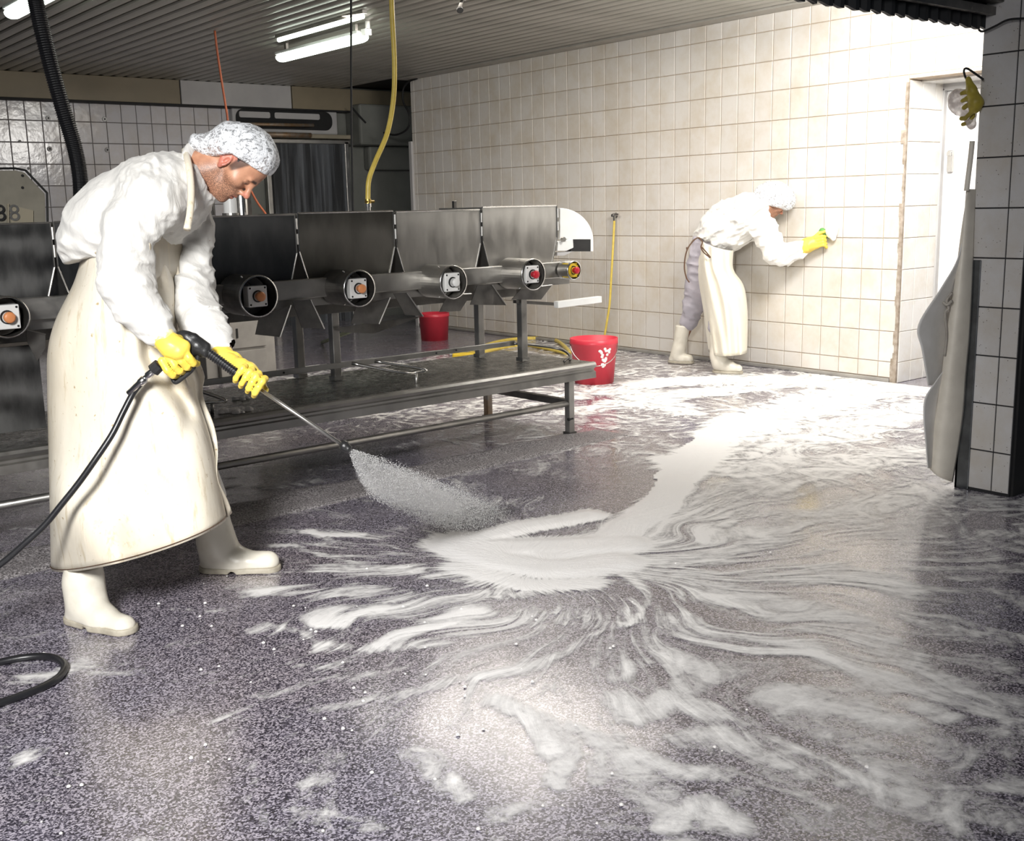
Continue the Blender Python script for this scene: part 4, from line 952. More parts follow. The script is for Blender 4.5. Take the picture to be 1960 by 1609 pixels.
# body: head, neck, trunk, arms and legs as one surface
xs = axis(-.75, .65, .012, (.16, .52, .003)); ys = axis(-.55, .6, .012, (-.13, .13, .003)); zs = axis(.25, 1.75, .012, (1.33, 1.68, .003))
c0 = fr[0]
xs = axis(-.75, .65, .012, (c0[0] - .15, c0[0] + .17, .0028)); ys = axis(-.55, .6, .012, (c0[1] - .12, c0[1] + .12, .003)); zs = axis(.25, c0[2] + .16, .012, (c0[2] - .2, c0[2] + .16, .0028))
B = Field(xs, ys, zs)
Hh = add_head(B, fr)
nk = P.pts([(372, 325, H0, 30), (400, 322, H0, 33)]); B.chain(nk, .02, (1, 1.05, 1)); B.cap(P.L(398, 322, H0), Hh(-.03, 0, -.02), .056, .056, .03)
B.chain(P.pts([(365, 340, H0, 40), (300, 385, H0, 52), (240, 450, H0, 50), (222, 520, H0, 46), (222, 580, H0, 48)]), .05, (1, 1.25, 1))
B.chain(P.pts([(300, 400, H0 - .17, 36), (248, 440, H0 - .22, 28), (242, 525, H0 - .30, 25), (300, 625, H0 - .33, 16), (318, 648, H0 - .33, 14)]), .03)
B.chain(P.pts([(340, 380, H0 + .17, 36), (375, 450, H0 + .18, 28), (362, 545, H0 + .06, 25), (425, 670, H0 - .2, 15), (440, 690, H0 - .23, 13)]), .03)
B.chain(P.pts([(220, 590, H0 - .04, 42), (200, 800, H0 - .08, 34), (163, 1040, H0 - .19, 26)]), .03)
B.chain(P.pts([(225, 590, H0 + .1, 52), (330, 780, H0 + .2, 38), (405, 960, H0 + .33, 28)]), .03)
body = P.emit('body', B, M['skin'], col=skin_tint(fr))
eyes(P, fr, body)
# hair and hair net
E_ = np.array(P.L(450, 270, H0))
Fh = Field(axis(c0[0] - .16, c0[0] + .16, .005), axis(c0[1] - .11, c0[1] + .11, .005), axis(c0[2] - .12, c0[2] + .2, .005))
c_, R_, s_ = fr
Fh.ell(Hh(-.02, 0, .052), np.array((.098, .083, .094)) * s_, .01, R_)
Fh.ell(Hh(-.002, -.08, .0), (.034, .03, .04), .004, R_, True)
Fh.plane(R_[0] * 1 + R_[2] * -.55, Hh(.078, 0, .05)); Fh.plane(-R_[2] - R_[0] * .35, Hh(0, 0, -.028))
Fh.relief(lambda q: .003 * (vnoise(q, 60) - .5))
P.emit('hair', Fh, M['hair'], body)
NF = Field(axis(c0[0] - .24, c0[0] + .22, .0045), axis(c0[1] - .17, c0[1] + .17, .005), axis(c0[2] - .1, c0[2] + .2, .0045))
for ca, cb, sq in (((400, 281, H0, 22), (440, 278, H0, 42), 1.5), ((446, 279, H0, 44.5), (470, 282, H0, 44), 1.32), ((470, 283, H0, 45), (492, 296, H0, 41), 1.32), ((488, 292, H0, 40), (507, 312, H0, 23), 1.7), ((380, 273, H0, 17), (415, 278, H0, 28), 1.6)):
    (a, ra), (b, rb) = P.pts([ca, cb]); NF.cap(a, b, ra, rb, .015, (1, sq if sq > 1.2 else sq, 1))
# brim cut: keep above either of two lines
def line_plane(p, q):
    a, b = P.L(*p, H0), P.L(*q, H0); d = b - a; n_ = V(d[2], 0, -d[0]);  n_ /= np.linalg.norm(n_); 
    if n_[2] > 0: n_ = -n_
    return a, n_            # n_ points down (removed side)
a1, n1 = line_plane((380, 303), (450, 298)); a2, n2 = line_plane((455, 297), (517, 337))
X, Y, Z = np.meshgrid(*NF.ax, indexing='ij', sparse=True)
pd = lambda a, n_: (X - a[0]) * n_[0] + (Y - a[1]) * n_[1] + (Z - a[2]) * n_[2]
cutd = np.minimum(pd(a1, n1), pd(a2, n2))
NF.a = np.maximum(NF.a, cutd.astype(np.float32) + 0 * NF.a)
NF.relief(lambda q: .007 * (vnoise(q + vnoise(q, 14)[:, None] * .03, 26) - .5) + .004 * (vnoise(q, 62) - .5))
P.emit('hair_net', NF, M['net'])
bl = [P.L(x, y, H0 - .098) for x, y in ((380, 300), (396, 304), (420, 302), (438, 300), (452, 299), (462, 303), (480, 316), (500, 327), (516, 334))]
hb_ = MB().tube(spline([P.W(b - V(0, -.012 * math.sin(i), 0)) for i, b in enumerate(bl)], 40), .0055, 8)

# jacket
J = Field(axis(-.62, .42, .0065), axis(-.52, .52, .0075), axis(.80, 1.70, .0065))
J.chain(P.pts([(366, 352, H0, 40), (345, 362, H0, 60), (296, 385, H0, 78), (245, 420, H0, 84), (207, 448, H0, 76), (192, 470, H0, 62)]), .05, (1, 1.45, 1))
J.cap(*[q for p in P.pts([(300, 372, H0 - .12, 66), (330, 372, H0 + .12, 64)]) for q in (p[0],)], P.pts([(300, 372, H0 - .12, 66)])[0][1], P.pts([(1, 1, H0 + .12, 62)])[0][1], .05)
J.chain(P.pts([(288, 392, H0 - .20, 58), (252, 432, H0 - .24, 47), (238, 500, H0 - .27, 46), (240, 535, H0 - .29, 46), (268, 590, H0 - .31, 42), (292, 622, H0 - .32, 33), (302, 636, H0 - .33, 26)]), .028)
J.chain(P.pts([(345, 385, H0 + .16, 52), (372, 440, H0 + .19, 34), (360, 520, H0 + .12, 42), (368, 570, H0 + .03, 42), (392, 625, H0 - .10, 39), (412, 655, H0 - .17, 31), (424, 674, H0 - .20, 21)]), .028)
J.chain(P.pts([(150, 462, H0 - .05, 24), (146, 480, H0 - .04, 15)]), .03, (1, 3, 1))
J.ell(P.L(426, 334, H0), (.088, .10, .085), .01, cut=True)
pl = P.L(150, 498, H0); pr = P.L(330, 470, H0); 
hemcut = V(pr[2] - pl[2], 0, -(pr[0] - pl[0]))
# cut only below the trunk, not through the sleeves
X, Y, Z = np.meshgrid(*J.ax, indexing='ij', sparse=True)
arm = np.minimum(*[np.full(J.a.shape, 9, np.float32)] * 2)
J2 = Field(*J.ax)
J2.chain(P.pts([(288, 392, H0 - .20, 58), (252, 432, H0 - .24, 47), (238, 500, H0 - .27, 46), (240, 535, H0 - .29, 46), (268, 590, H0 - .31, 42), (292, 622, H0 - .32, 33), (302, 636, H0 - .33, 26)]), .028)
J2.chain(P.pts([(345, 385, H0 + .16, 52), (372, 440, H0 + .19, 34), (360, 520, H0 + .12, 42), (368, 570, H0 + .03, 42), (392, 625, H0 - .10, 39), (412, 655, H0 - .17, 31), (424, 674, H0 - .20, 21)]), .028)
zc_ = pl[2] + (X - pl[0]) * (pr[2] - pl[2]) / (pr[0] - pl[0])
J.a = np.maximum(J.a, np.minimum(J2.a, (zc_ - Z + 0 * Y).astype(np.float32)))
def jrel(q):
    sleeve = sm(1.36, 1.25, q[:, 2])
    back = folds((.75, 0, .65), 9., .012, 1.6, 2.)(q) * (1 - sleeve)
    slv = folds((.25, .1, 1), 10., .017, 2.6, 5.)(q) * sleeve
    hang = folds((1, 0, .25), 14., .010, 3.0, 9.)(q) * sm(.02, .16, q[:, 0]) * (1 - sleeve)
    return back * .55 + slv * .8 + hang
J.relief(jrel, .035)
jk = P.emit('jacket', J, M['jacket'])
# sleeve seam, collar
CF = Field(axis(c0[0] - .25, c0[0] + .05, .004), axis(c0[1] - .14, c0[1] + .14, .005), axis(c0[2] - .22, c0[2] + .08, .004))
CF.cap(P.L(368, 318, H0), P.L(374, 352, H0), .078, .076, .01, (.36, 1.05, 1)); 
CF.cap(P.L(364, 304, H0), P.L(388, 372, H0 - .03), .024, .028, .02, (.6, 3.0, 1))
CF.ell(P.L(412, 332, H0), (.060, .078, .072), .006, cut=True)
CF.relief(lambda q: .003 * (vnoise(q, 28) - .5))
P.emit('collar', CF, M['jacket'], jk)
def on_near(pts, dh, r, mat, name, parent, nn=30):
    return P.put(name, MB().tube(spline([onh(x, y, H0 + d) for x, y, d in pts], nn), r, 6), mat, parent, True)
# bib and straps: the trunk field slightly inflated, cut to the outline of the bib
T_ = Field(*J.ax)
T_.chain(P.pts([(385, 345, H0, 43), (350, 360, H0, 63), (296, 385, H0, 79), (245, 420, H0, 85), (207, 448, H0, 77), (192, 470, H0, 63)]), .05, (1, 1.45, 1))
T_.cap(P.L(310, 400, H0), P.L(268, 530, H0), .11, .12, .05, (1, 1.2, 1)); T_.cap(P.L(268, 530, H0), P.L(262, 570, H0), .125, .13, .05, (1, 1.1, 1))
def polycut(F, poly):
    pts_ = [P.L(x, y, H0) for x, y in poly]; d = None
    n = len(pts_); X, Y, Z = np.meshgrid(*F.ax, indexing='ij', sparse=True)
    for i in range(n):
        a, b = pts_[i], pts_[(i + 1) % n]; e = b - a; nn_ = V(-e[2], 0, e[0]); nn_ /= np.linalg.norm(nn_)
        q = (X - a[0]) * nn_[0] + (Z - a[2]) * nn_[2]; d = q if d is None else np.maximum(d, q)
    F.a = np.maximum(F.a, (d + 0 * Y).astype(np.float32))
T_.chain(P.pts([(350, 422, H0 - .25, 36), (328, 485, H0 - .20, 38), (322, 540, H0 - .16, 38)]), .04)
T_.a -= .020
polycut(T_, [(330, 420), (276, 500), (262, 540), (262, 590), (335, 590), (338, 545), (322, 520), (345, 505), (367, 440)][::-1] if False else [(330, 420), (250, 560), (262, 600), (340, 600), (338, 520), (368, 440)][::-1])
X, Y, Z = np.meshgrid(*T_.ax, indexing='ij', sparse=True)
T_.a = np.maximum(T_.a, (Y - .30 + 0 * X + 0 * Z).astype(np.float32))
T_.relief(lambda q: .008 * (vnoise(q, 11) - .5), .03)

# apron skirt
rows = [((158, 482), (322, 500)), ((141, 540), (334, 548)), ((106, 612), (338, 615)), ((91, 672), (350, 678)), ((90, 745), (374, 748)), ((93, 880), (408, 856)), ((97, 1087), (434, 990))]
hds = [.25, .25, .25, .25, .26, .29, .34]; bul = [14, 14, 14, 16, 22, 34, 46]
nr, nc = 70, 72
Lr = spline([V(r[0][0], r[0][1], 0) for r in rows], nr); Rr = spline([V(r[1][0], r[1][1], 0) for r in rows], nr)
def polyd(px, py, line):
    d = 1e9
    for (ax_, ay_), (bx_, by_) in zip(line[:-1], line[1:]):
        ex_, ey_ = bx_ - ax_, by_ - ay_; t = min(1, max(0, ((px - ax_) * ex_ + (py - ay_) * ey_) / (ex_ ** 2 + ey_ ** 2))); d = min(d, math.hypot(px - ax_ - t * ex_, py - ay_ - t * ey_))
    return d
feat = [([(110, 960), (215, 1080)], 60, .10), ([(262, 606), (292, 622), (318, 650), (322, 680)], 7, -.022), ([(282, 640), (286, 680), (305, 715), (345, 752), (362, 790)], 12, -.045), ([(318, 612), (336, 660), (352, 700), (362, 740)], 18, .05),
        ([(255, 628), (262, 690), (290, 750), (340, 800)], 22, .028), ([(345, 700), (362, 735)], 10, .03), ([(210, 720), (222, 1070)], 24, .012), ([(300, 800), (330, 1030)], 30, -.012), ([(380, 830), (400, 1000)], 20, .012), ([(150, 560), (130, 760), (140, 1080)], 20, -.008), ([(250, 520), (300, 545), (335, 560)], 8, -.012)]
vs = []
for i in range(nr):
    f = i / (nr - 1) * (len(rows) - 1); k = min(int(f), len(rows) - 2); g = f - k
    hd = hds[k] * (1 - g) + hds[k + 1] * g; bu = bul[k] * (1 - g) + bul[k + 1] * g
    ring = []
    for j in range(nc):
        th = math.pi * j / (nc - 1); u = (1 - math.cos(th)) / 2
        px = Lr[i][0] * (1 - u) + Rr[i][0] * u; py = Lr[i][1] * (1 - u) + Rr[i][1] * u + bu * math.sin(th) * .62
        dh = sum(A_ * math.exp(-(polyd(px, py, ln) / w_) ** 2) for ln, w_, A_ in feat)
        ring.append(P.L(px, py, H0 - hd * math.sin(th) ** .8 - dh - .05 * 0))
    far = [V(q[0], ring[0][1] + (ring[0][1] - q[1]) * .38 * (1 - .85 * jj / nc), q[2]) for jj, q in enumerate(ring[1:-1])][::-1]
    vs += ring + far
nn_ = 2 * nc - 2
fs = [(i * nn_ + j, (i + 1) * nn_ + j, (i + 1) * nn_ + (j + 1) % nn_, i * nn_ + (j + 1) % nn_) for i in range(nr - 1) for j in range(nn_)]
ap = mk('apron', vs, fs, M['apron'], P.o, True, local=True); q = ap.modifiers.new('t', 'SOLIDIFY'); q.thickness = .005; q.offset = -1
hemp = [P.W(V(*vs[(nr - 1) * nn_ + j])) for j in range(nc)]; side = [P.W(V(*vs[i * nn_])) for i in range(nr // 2, nr)]
P.put('hem_stitching', MB().tube([p + ZZ * .010 - EY * .003 for p in hemp], .0016, 5).tube([p - EY * .003 + EX * .01 for p in side], .0016, 5), M['grease'], ap)
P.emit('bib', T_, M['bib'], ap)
st_ = []
P.put('strap', MB().tube(spline([onh(x, y, H0 + d) for x, y, d in ((358, 438, -.325), (364, 405, -.275), (366, 362, -.205), (362, 320, -.14), (356, 295, -.06), (354, 288, 0))], 30), [.012] * 30, 8), M['apron'], ap, True)
P.put('strap', MB().tube(spline([onh(x, y, H0 + d) for x, y, d in ((168, 470, -.17), (185, 484, -.20), (215, 482, -.22), (250, 486, -.22))], 20), .006, 8), M['bib'], ap, True)
P.put('knot', MB().tube(spline([onh(x, y, H0 + d) for x, y, d in ((140, 478, -.05), (134, 490, -.06), (142, 500, -.06), (148, 486, -.08), (138, 470, -.08), (150, 478, -.09), (146, 498, -.07))], 40), .005, 6), M['bib'], ap, True)

boot(P, '', [(160, 1082, 3.67, 34), (160, 1115, 3.665, 35), (165, 1150, 3.66, 34)], [(154, 1178, 3.665, 28), (196, 1190, 3.60, 27), (236, 1200, 3.55, 24)])
boot(P, '', [(405, 980, 4.19, 33), (413, 1030, 4.19, 33), (418, 1052, 4.19, 33)], [(408, 1077, 4.19, 24), (455, 1078, 4.18, 25), (514, 1074, 4.17, 20)])

# pressure gun: a thing of its own
HG = 3.53
gp = lambda x, y, d=0.: onh(x, y, HG + d)
gun = thing('pressure_lance', 'black pressure washer gun with long steel lance held in both yellow gloves', 'pressure washer', gp(372, 665))
al = gp(660, 855, -.08) - gp(400, 674); al /= np.linalg.norm(al)
def gm(name, F, mat, parent=None, origin=None):
    v, f = F.mesh(); return mk(name, v, f, mat, parent or gun, True)
GF = Field(*(axis(a - .19, a + .19, .004) for a in gp(372, 665)))
pr_ = lambda px_: px_ * 3.75 / FPX
def gchain(F, pts, k=.01, sq=(1, 1, 1)):
    for (x, y, d, r), (x2, y2, d2, r2) in zip(pts[:-1], pts[1:]): F.cap(gp(x, y, d), gp(x2, y2, d2), pr_(r), pr_(r2), k, sq)
gchain(GF, [(346, 640, 0, 7), (358, 645, 0, 10), (378, 662, 0, 14), (392, 672, 0, 12)])
gchain(GF, [(352, 638, 0, 6), (372, 645, 0, 7), (396, 662, 0, 7)], .006)
gchain(GF, [(372, 668, 0, 11), (345, 685, 0, 10), (318, 698, 0, 9), (322, 706, 0, 9)])
gm('gun_body', GF, M['black_plastic'])
MB().tube(spline([gp(x, y) for x, y in ((380, 674), (377, 690), (366, 708), (350, 722), (336, 731), (330, 722), (324, 708), (318, 696))], 40), .0085, 10).out('trigger_guard', M['black_plastic'], gun, True)
MB().tube(spline([gp(x, y, -.01) for x, y in ((366, 680), (352, 694), (342, 704))], 12), .006, 8).out('trigger', M['black_plastic'], gun, True)
s0_, s1_ = gp(399, 675), gp(466, 724, -.02); n = 66; hv = [s0_ + (s1_ - s0_) * i / (n - 1) for i in range(n)]
MB().tube(hv, [pr_(8.2) + (.0018 if i % 4 < 2 else -.0012) for i in range(n)], 18).out('ribbed_grip', M['black_rubber'], gun)
MB().tube([gp(389, 668), gp(402, 677)], pr_(5), 12).out('connector', M['steel'], gun, True)
nz = gp(658, 853, -.08)
MB().tube([gp(462, 721, -.02), nz], .0062, 10).out('lance_tube', M['steel'], gun, True)
MB().lathe(nz - al * .012, al, [(0, .009), (.004, .017), (.014, .019), (.022, .017), (.03, .014), (.034, .015), (.038, .006), (.036, 0)], 18).out('nozzle', M['black_plastic'], gun, True)
MB().lathe(gp(314, 690), gp(296, 702) - gp(314, 690), [(0, .009), (.02, .009), (.02, .012), (.035, .012)], 12).out('brass_fitting', M['brass'], gun, True)
f0, f1 = gp(306, 697), gp(268, 733); dd = (f1 - f0) / np.linalg.norm(f1 - f0)
MB().lathe(f0, dd, [(0, .012), (.002, .021), (.03, .022), (.034, .012)], 10).out('coupling_nut', M['black_plastic'], gun)
MB().lathe(f0 + dd * .034, dd, [(0, .012), (.02, .014), (.026, .010), (.035, .010), (.037, .014), (.055, .014), (.06, .012), (.11, .012), (.112, .009)], 14).out('hose_coupling', M['steel_bright'], gun, True)
hpts = [gp(270, 733), gp(255, 752), gp(236, 788, -.02), gp(214, 832, -.05), gp(182, 880, -.08), gp(150, 925, -.10), gp(118, 965, -.12), (gp(85, 1005, -.14)), gp(45, 1042, -.16), gp(0, 1080, -.18), gp(-50, 1112, -.2), onz(-180, 1240, .06), onz(-330, 1290, .014), onz(-420, 1300, .013)]
tag(MB().tube(spline(hpts, 90), .0105, 12).out('pressure_hose', M['black_rubber'], smooth=True), 'black pressure hose hanging from the gun across the cream apron', 'hose')

# white trousers under the apron
TR = Field(axis(-.45, .45, .012), axis(-.5, .5, .012), axis(.3, 1.2, .012))
TR.chain(P.pts([(222, 575, H0, 50), (220, 600, H0 - .04, 47), (200, 800, H0 - .08, 39), (164, 1030, H0 - .19, 31)]), .03); TR.chain(P.pts([(225, 590, H0 + .06, 47), (330, 780, H0 + .16, 40), (402, 950, H0 + .32, 31)]), .03)
P.emit('trousers', TR, M['jacket'])
# gloves with hands in them
def glove(P, wrist, palm, axp, axq, hw, sgn, cuff, cols, name='glove'):
    pass
def grip_hand(P, grid_c, palm_pts, knuckle_line, ax3, b3, c3, scale=1., thumb=None, mat='glove_yellow', wrapr=.026, fr0=.0125, order=None, h=.003):
    """fingers wrap round an axis: b3 towards the knuckles' outer side, c3 towards the viewer (local vectors)"""
    G = Field(*(axis(a - .15 * scale, a + .15 * scale, h * scale) for a in grid_c))
    for (a, ra), (b, rb) in zip(palm_pts[:-1], palm_pts[1:]): G.cap(a, b, ra, rb, .012 * scale)
    for i, K in enumerate(knuckle_line):
        q = lambda b, c, a=0.: K + (b3 * b + c3 * c + ax3 * a) * scale
        order_ = [(.034, .002), (.028, .022), (.008, .033), (-.016, .030), (-.030, .012)]
        ln = (1.0, 1.05, 1.0, .88)[i % 4]
        finger(G, [q(b * ln, c * ln) for b, c in order_], (fr0 - .0006 * i) * scale, .0092 * scale, .0035 * scale)
    if thumb: finger(G, thumb, .0135 * scale, .0105 * scale, .006 * scale)
    G.relief(lambda v: .0035 * scale * (vnoise(v, 38 / scale) - .5) + .0015 * scale * (vnoise(v, 90 / scale) - .5), .02)
    return G
lv = lambda w_: V(w_ @ EX, w_ @ EY, w_[2])
ax3 = lv(al); up3 = V(-ax3[2], 0, ax3[0]); up3 /= np.linalg.norm(up3); cam3 = V(0, -1, 0)
# left hand draped over the lance
kl = [P.L(497 - i * 12.5, 741 - i * 8.8, HG - .03 + .004 * i) for i in range(4)]
palm = P.pts([(428, 678, H0 - .22, 14), (442, 692, H0 - .26, 15), (462, 702, H0 - .30, 15), (478, 708, H0 - .32, 14), (492, 720, H0 - .33, 12)])
G = grip_hand(P, P.L(465, 712, HG), palm, kl, ax3, up3, cam3, 1.0, thumb=[P.L(470, 712, HG + .03), P.L(492, 722, HG + .035), P.L(503, 735, HG + .02), P.L(509, 745, HG + .0)])
g1 = P.emit('glove', G, M['glove_yellow'])
CU = field_for([P.L(423, 672, H0 - .21), P.L(443, 688, H0 - .25)], .08, .004); CU.chain(P.pts([(418, 664, H0 - .19, 20), (432, 684, H0 - .23, 18), (438, 690, H0 - .25, 15)]), .01); CU.cap(P.L(448, 684, H0 - .24), P.L(464, 690, H0 - .23), .022, .008, .015, (1, .5, 1))
CU.relief(lambda v: .008 * (vnoise(v, 45) - .5)); P.emit('cuff', CU, M['glove_yellow'], g1)
# right hand round the grip
g0, g1_ = P.L(366, 672, HG), P.L(322, 698, HG); gx = (g1_ - g0) / np.linalg.norm(g1_ - g0)
bl_ = V(-gx[2], 0, gx[0]);
if bl_[0] < 0: bl_ = -bl_
kl = [g0 + (g1_ - g0) * (i * .30 + .08) for i in range(4)]
G = Field(*(axis(a - .14, a + .14, .003) for a in P.L(335, 672, HG)))
for (a, ra), (b, rb) in zip(*(lambda q: (q[:-1], q[1:]))(P.pts([(303, 636, H0 - .33, 17), (316, 650, H0 - .35, 19), (328, 664, H0 - .365, 19), (342, 672, H0 - .37, 17)]))): G.cap(a, b, ra, rb, .02)
for i, K in enumerate(kl):
    q = lambda b, c: K + bl_ * b + cam3 * c
    finger(G, [q(-.020, .036), q(.014, .038), q(.036, .024), (q(.042, -.002)), q(.026, -.022), q(.004, -.028)], .0140 - .0006 * i, .0105, .0025)
finger(G, [P.L(330, 652, H0 - .36), P.L(350, 648, HG + .0), P.L(362, 656, HG + .035), P.L(352, 668, HG + .04)], .0145, .011, .008)
G.cap(P.L(332, 654, H0 - .36), P.L(354, 661, H0 - .365), .022, .017, .015)
G.relief(lambda v: .0035 * (vnoise(v, 38) - .5) + .0015 * (vnoise(v, 90) - .5), .02)
g2_ = P.emit('glove', G, M['glove_yellow'])
CU = field_for([P.L(292, 628, H0 - .33), P.L(330, 655, H0 - .35)], .08, .004); CU.chain(P.pts([(294, 627, H0 - .33, 24), (306, 641, H0 - .34, 24), (316, 649, H0 - .35, 22)]), .01)
CU.relief(lambda v: .010 * (vnoise(v, 42) - .5) + .004 * (vnoise(v, 90) - .5)); P.emit('cuff', CU, pm('foamy_glove_cuff', (.82, .68, .22), (.84, .80, .66), .4, ns=30, bs=60, bstr=.5, stops=(.42, .56)), g2_)

# ------------------------------------------------------------------ PERSON 2: scrubbing the tiled wall
Q = Person('person in white smock and pale apron leaning forward to scrub the tiled wall', onz(1345, 705))
Z2 = lambda x, y: (1240 + x / 3.925, 330 + y / 3.925)
HB = 9.25
fr2 = head_frame(Q, (1478, 387, 8.98), (.75, .66), yaw=-.15, sc=1.0); c2_ = fr2[0]
B = Field(axis(-.7, c2_[0] + .2, .014, (c2_[0] - .13, c2_[0] + .16, .005)), axis(-.65, .55, .014, (c2_[1] - .11, c2_[1] + .11, .005)), axis(.1, c2_[2] + .16, .014, (c2_[2] - .16, c2_[2] + .16, .005)))
Hq = add_head(B, fr2)
B.cap(Q.L(1455, 398, 8.98), Hq(-.03, 0, -.03), .06, .055, .03)
B.chain(Q.pts([(1450, 402, 8.98, 18), (1420, 415, 9.14, 26), (1385, 440, 9.25, 24), (1362, 475, 9.3, 22), (1360, 500, 9.3, 20)]), .04, (1, 1.2, 1))
B.chain(Q.pts([(1450, 420, 9.0, 14), (1482, 488, 8.9, 11), (1535, 475, 8.85, 8), (1545, 468, 8.84, 7)]), .03)
B.chain(Q.pts([(1348, 500, 9.36, 17), (1330, 570, 9.47, 13), (1314, 630, 9.59, 9), (1302, 668, 9.62, 8)]), .02)
B.chain(Q.pts([(1368, 500, 9.25, 17), (1378, 600, 9.14, 13), (1374, 680, 9.03, 8)]), .02)
body2 = Q.emit('body', B, M['skin'], col=skin_tint(fr2)); eyes(Q, fr2, body2)
Fh = Field(*(axis(a - .16, a + .16, .008) for a in c2_)); Fh.ell(Hq(-.02, 0, .052), (.100, .084, .095), .01, fr2[1]); Fh.plane(fr2[1][0] - fr2[1][2] * .55, Hq(.078, 0, .05)); Fh.plane(-fr2[1][2], Hq(0, 0, -.02)); Q.emit('hair', Fh, M['hair'], body2)
NF = Field(axis(c2_[0] - .22, c2_[0] + .3, .008), axis(c2_[1] - .17, c2_[1] + .17, .008), axis(c2_[2] - .12, c2_[2] + .22, .008))
NF.chain(Q.pts([(1469, 374, 8.98, 26), (1485, 376, 8.98, 28), (1503, 383, 8.98, 21)]), .02, (1, 1.05, 1))
a = Q.L(1446, 388, 8.98); b = Q.L(1510, 404, 8.98); e = b - a; n_ = V(e[2], 0, -e[0]); n_ = -n_ if n_[2] > 0 else n_; NF.plane(n_, a)
NF.relief(lambda q: .012 * (vnoise(q, 22) - .5)); Q.emit('hair_net', NF, M['net'])
# smock
J = Field(axis(-.55, .98, .009), axis(-.72, .5, .010), axis(.62, 1.55, .009))
arms = [[(1446, 412, 9.02, 24), (1466, 445, 8.95, 23), (1482, 482, 8.9, 20), (1500, 488, 8.88, 18), (1524, 480, 8.86, 15), (1537, 473, 8.85, 12)], [(1440, 420, 9.25, 24), (1446, 440, 9.22, 20)]]
J.chain(Q.pts([(1452, 398, 8.98, 20), (1432, 405, 9.08, 33), (1405, 423, 9.22, 43), (1378, 445, 9.27, 40), (1362, 462, 9.3, 33)]), .06, (1, 1.3, 1))
for a_ in arms: J.chain(Q.pts(a_), .03)
J2 = Field(*J.ax)
for a_ in arms: J2.chain(Q.pts(a_), .03)
pl, pr = Q.L(1332, 452, 9.27), Q.L(1395, 486, 9.27); X, Y, Z = np.meshgrid(*J.ax, indexing='ij', sparse=True)
zc_ = np.maximum(pl[2] + (X - pl[0]) * (pr[2] - pl[2]) / (pr[0] - pl[0]), pr[2])
J.a = np.maximum(J.a, np.minimum(J2.a, (zc_ - Z + 0 * Y).astype(np.float32)))
J.relief(lambda q: folds((.6, 0, -.8), 8., .022, 2.6, 1.)(q), .04); J.ell(Q.L(1478, 392, 8.98), (.09, .07, .09), .01, cut=True)
Q.emit('smock', J, M['jacket_far'])
# trousers
T2 = Field(axis(-.62, .25, .011), axis(-.5, .7, .012), axis(.22, 1.22, .011))
T2.chain(Q.pts([(1352, 466, 9.3, 26), (1345, 500, 9.35, 27), (1335, 545, 9.42, 22), (1327, 585, 9.5, 19), (1320, 615, 9.56, 17)]), .04)
T2.chain(Q.pts([(1368, 480, 9.2, 26), (1378, 560, 9.15, 22), (1374, 625, 9.08, 18)]), .04)
T2.relief(lambda q: folds((.2, 0, 1), 7., .016, 2.2, 4.)(q), .04); Q.emit('trousers', T2, M['trouser'])
boot(Q, '', [(1308, 622, 9.58, 15), (1300, 665, 9.62, 12), (1297, 678, 9.64, 12)], [(1290, 688, 9.66, 10), (1305, 688, 9.62, 10), (1318, 687, 9.58, 9)], h=.008, heel=False)
boot(Q, '', [(1374, 640, 9.05, 16), (1374, 680, 9.03, 14), (1377, 692, 9.02, 13)], [(1376, 700, 9.02, 11), (1394, 703, 8.98, 11), (1412, 706, 8.94, 9)], h=.008, heel=False)
# cloth apron
rows = [((1342, 460), (1404, 478)), ((1341, 500), (1404, 515)), ((1345, 545), (1424, 548)), ((1355, 605), (1431, 600)), ((1365, 678), (1430, 674))]
nr, nc = 40, 40; Lr = spline([V(*r[0], 0) for r in rows], nr); Rr = spline([V(*r[1], 0) for r in rows], nr); vs = []
for i in range(nr):
    ring = []
    for j in range(nc):
        th = math.pi * j / (nc - 1); u = (1 - math.cos(th)) / 2; px = Lr[i][0] * (1 - u) + Rr[i][0] * u; py = Lr[i][1] * (1 - u) + Rr[i][1] * u + 5 * math.sin(th)
        f = i / nr; dh = .035 * math.sin(u * 13 + f * 2.5) * f * math.sin(th) + .02 * math.sin(u * 23 - f * 5) * math.sin(th)
        ring.append(Q.L(px, py, 9.2 - f * .1 - (.26 + .02 * f) * math.sin(th) ** .8 - dh))
    vs += ring + [V(q[0], 2 * ring[0][1] - q[1], q[2]) for q in ring[1:-1]][::-1]
nn_ = 2 * nc - 2
ap2 = mk('apron', vs, [(i * nn_ + j, (i + 1) * nn_ + j, (i + 1) * nn_ + (j + 1) % nn_, i * nn_ + (j + 1) % nn_) for i in range(nr - 1) for j in range(nn_)], M['apron_far'], Q.o, True, local=True)
q = ap2.modifiers.new('t', 'SOLIDIFY'); q.thickness = .006
hh = 9.25 - .33
Q.put('apron_string', MB().tube(spline([onh(*Z2(x, y), hh) for x, y in ((400, 500), (375, 490), (340, 515), (300, 570), (280, 640), (275, 720), (290, 790), (312, 825))], 30), .006, 6).tube(spline([onh(*Z2(x, y), hh) for x, y in ((380, 490), (410, 520), (400, 560), (420, 600), (470, 640), (440, 600), (405, 560))], 30), .006, 6).tube(spline([onh(*Z2(x, y), hh) for x, y in ((375, 490), (340, 510), (296, 575), (292, 560))], 20), .005, 6), M['grease'], ap2, True)
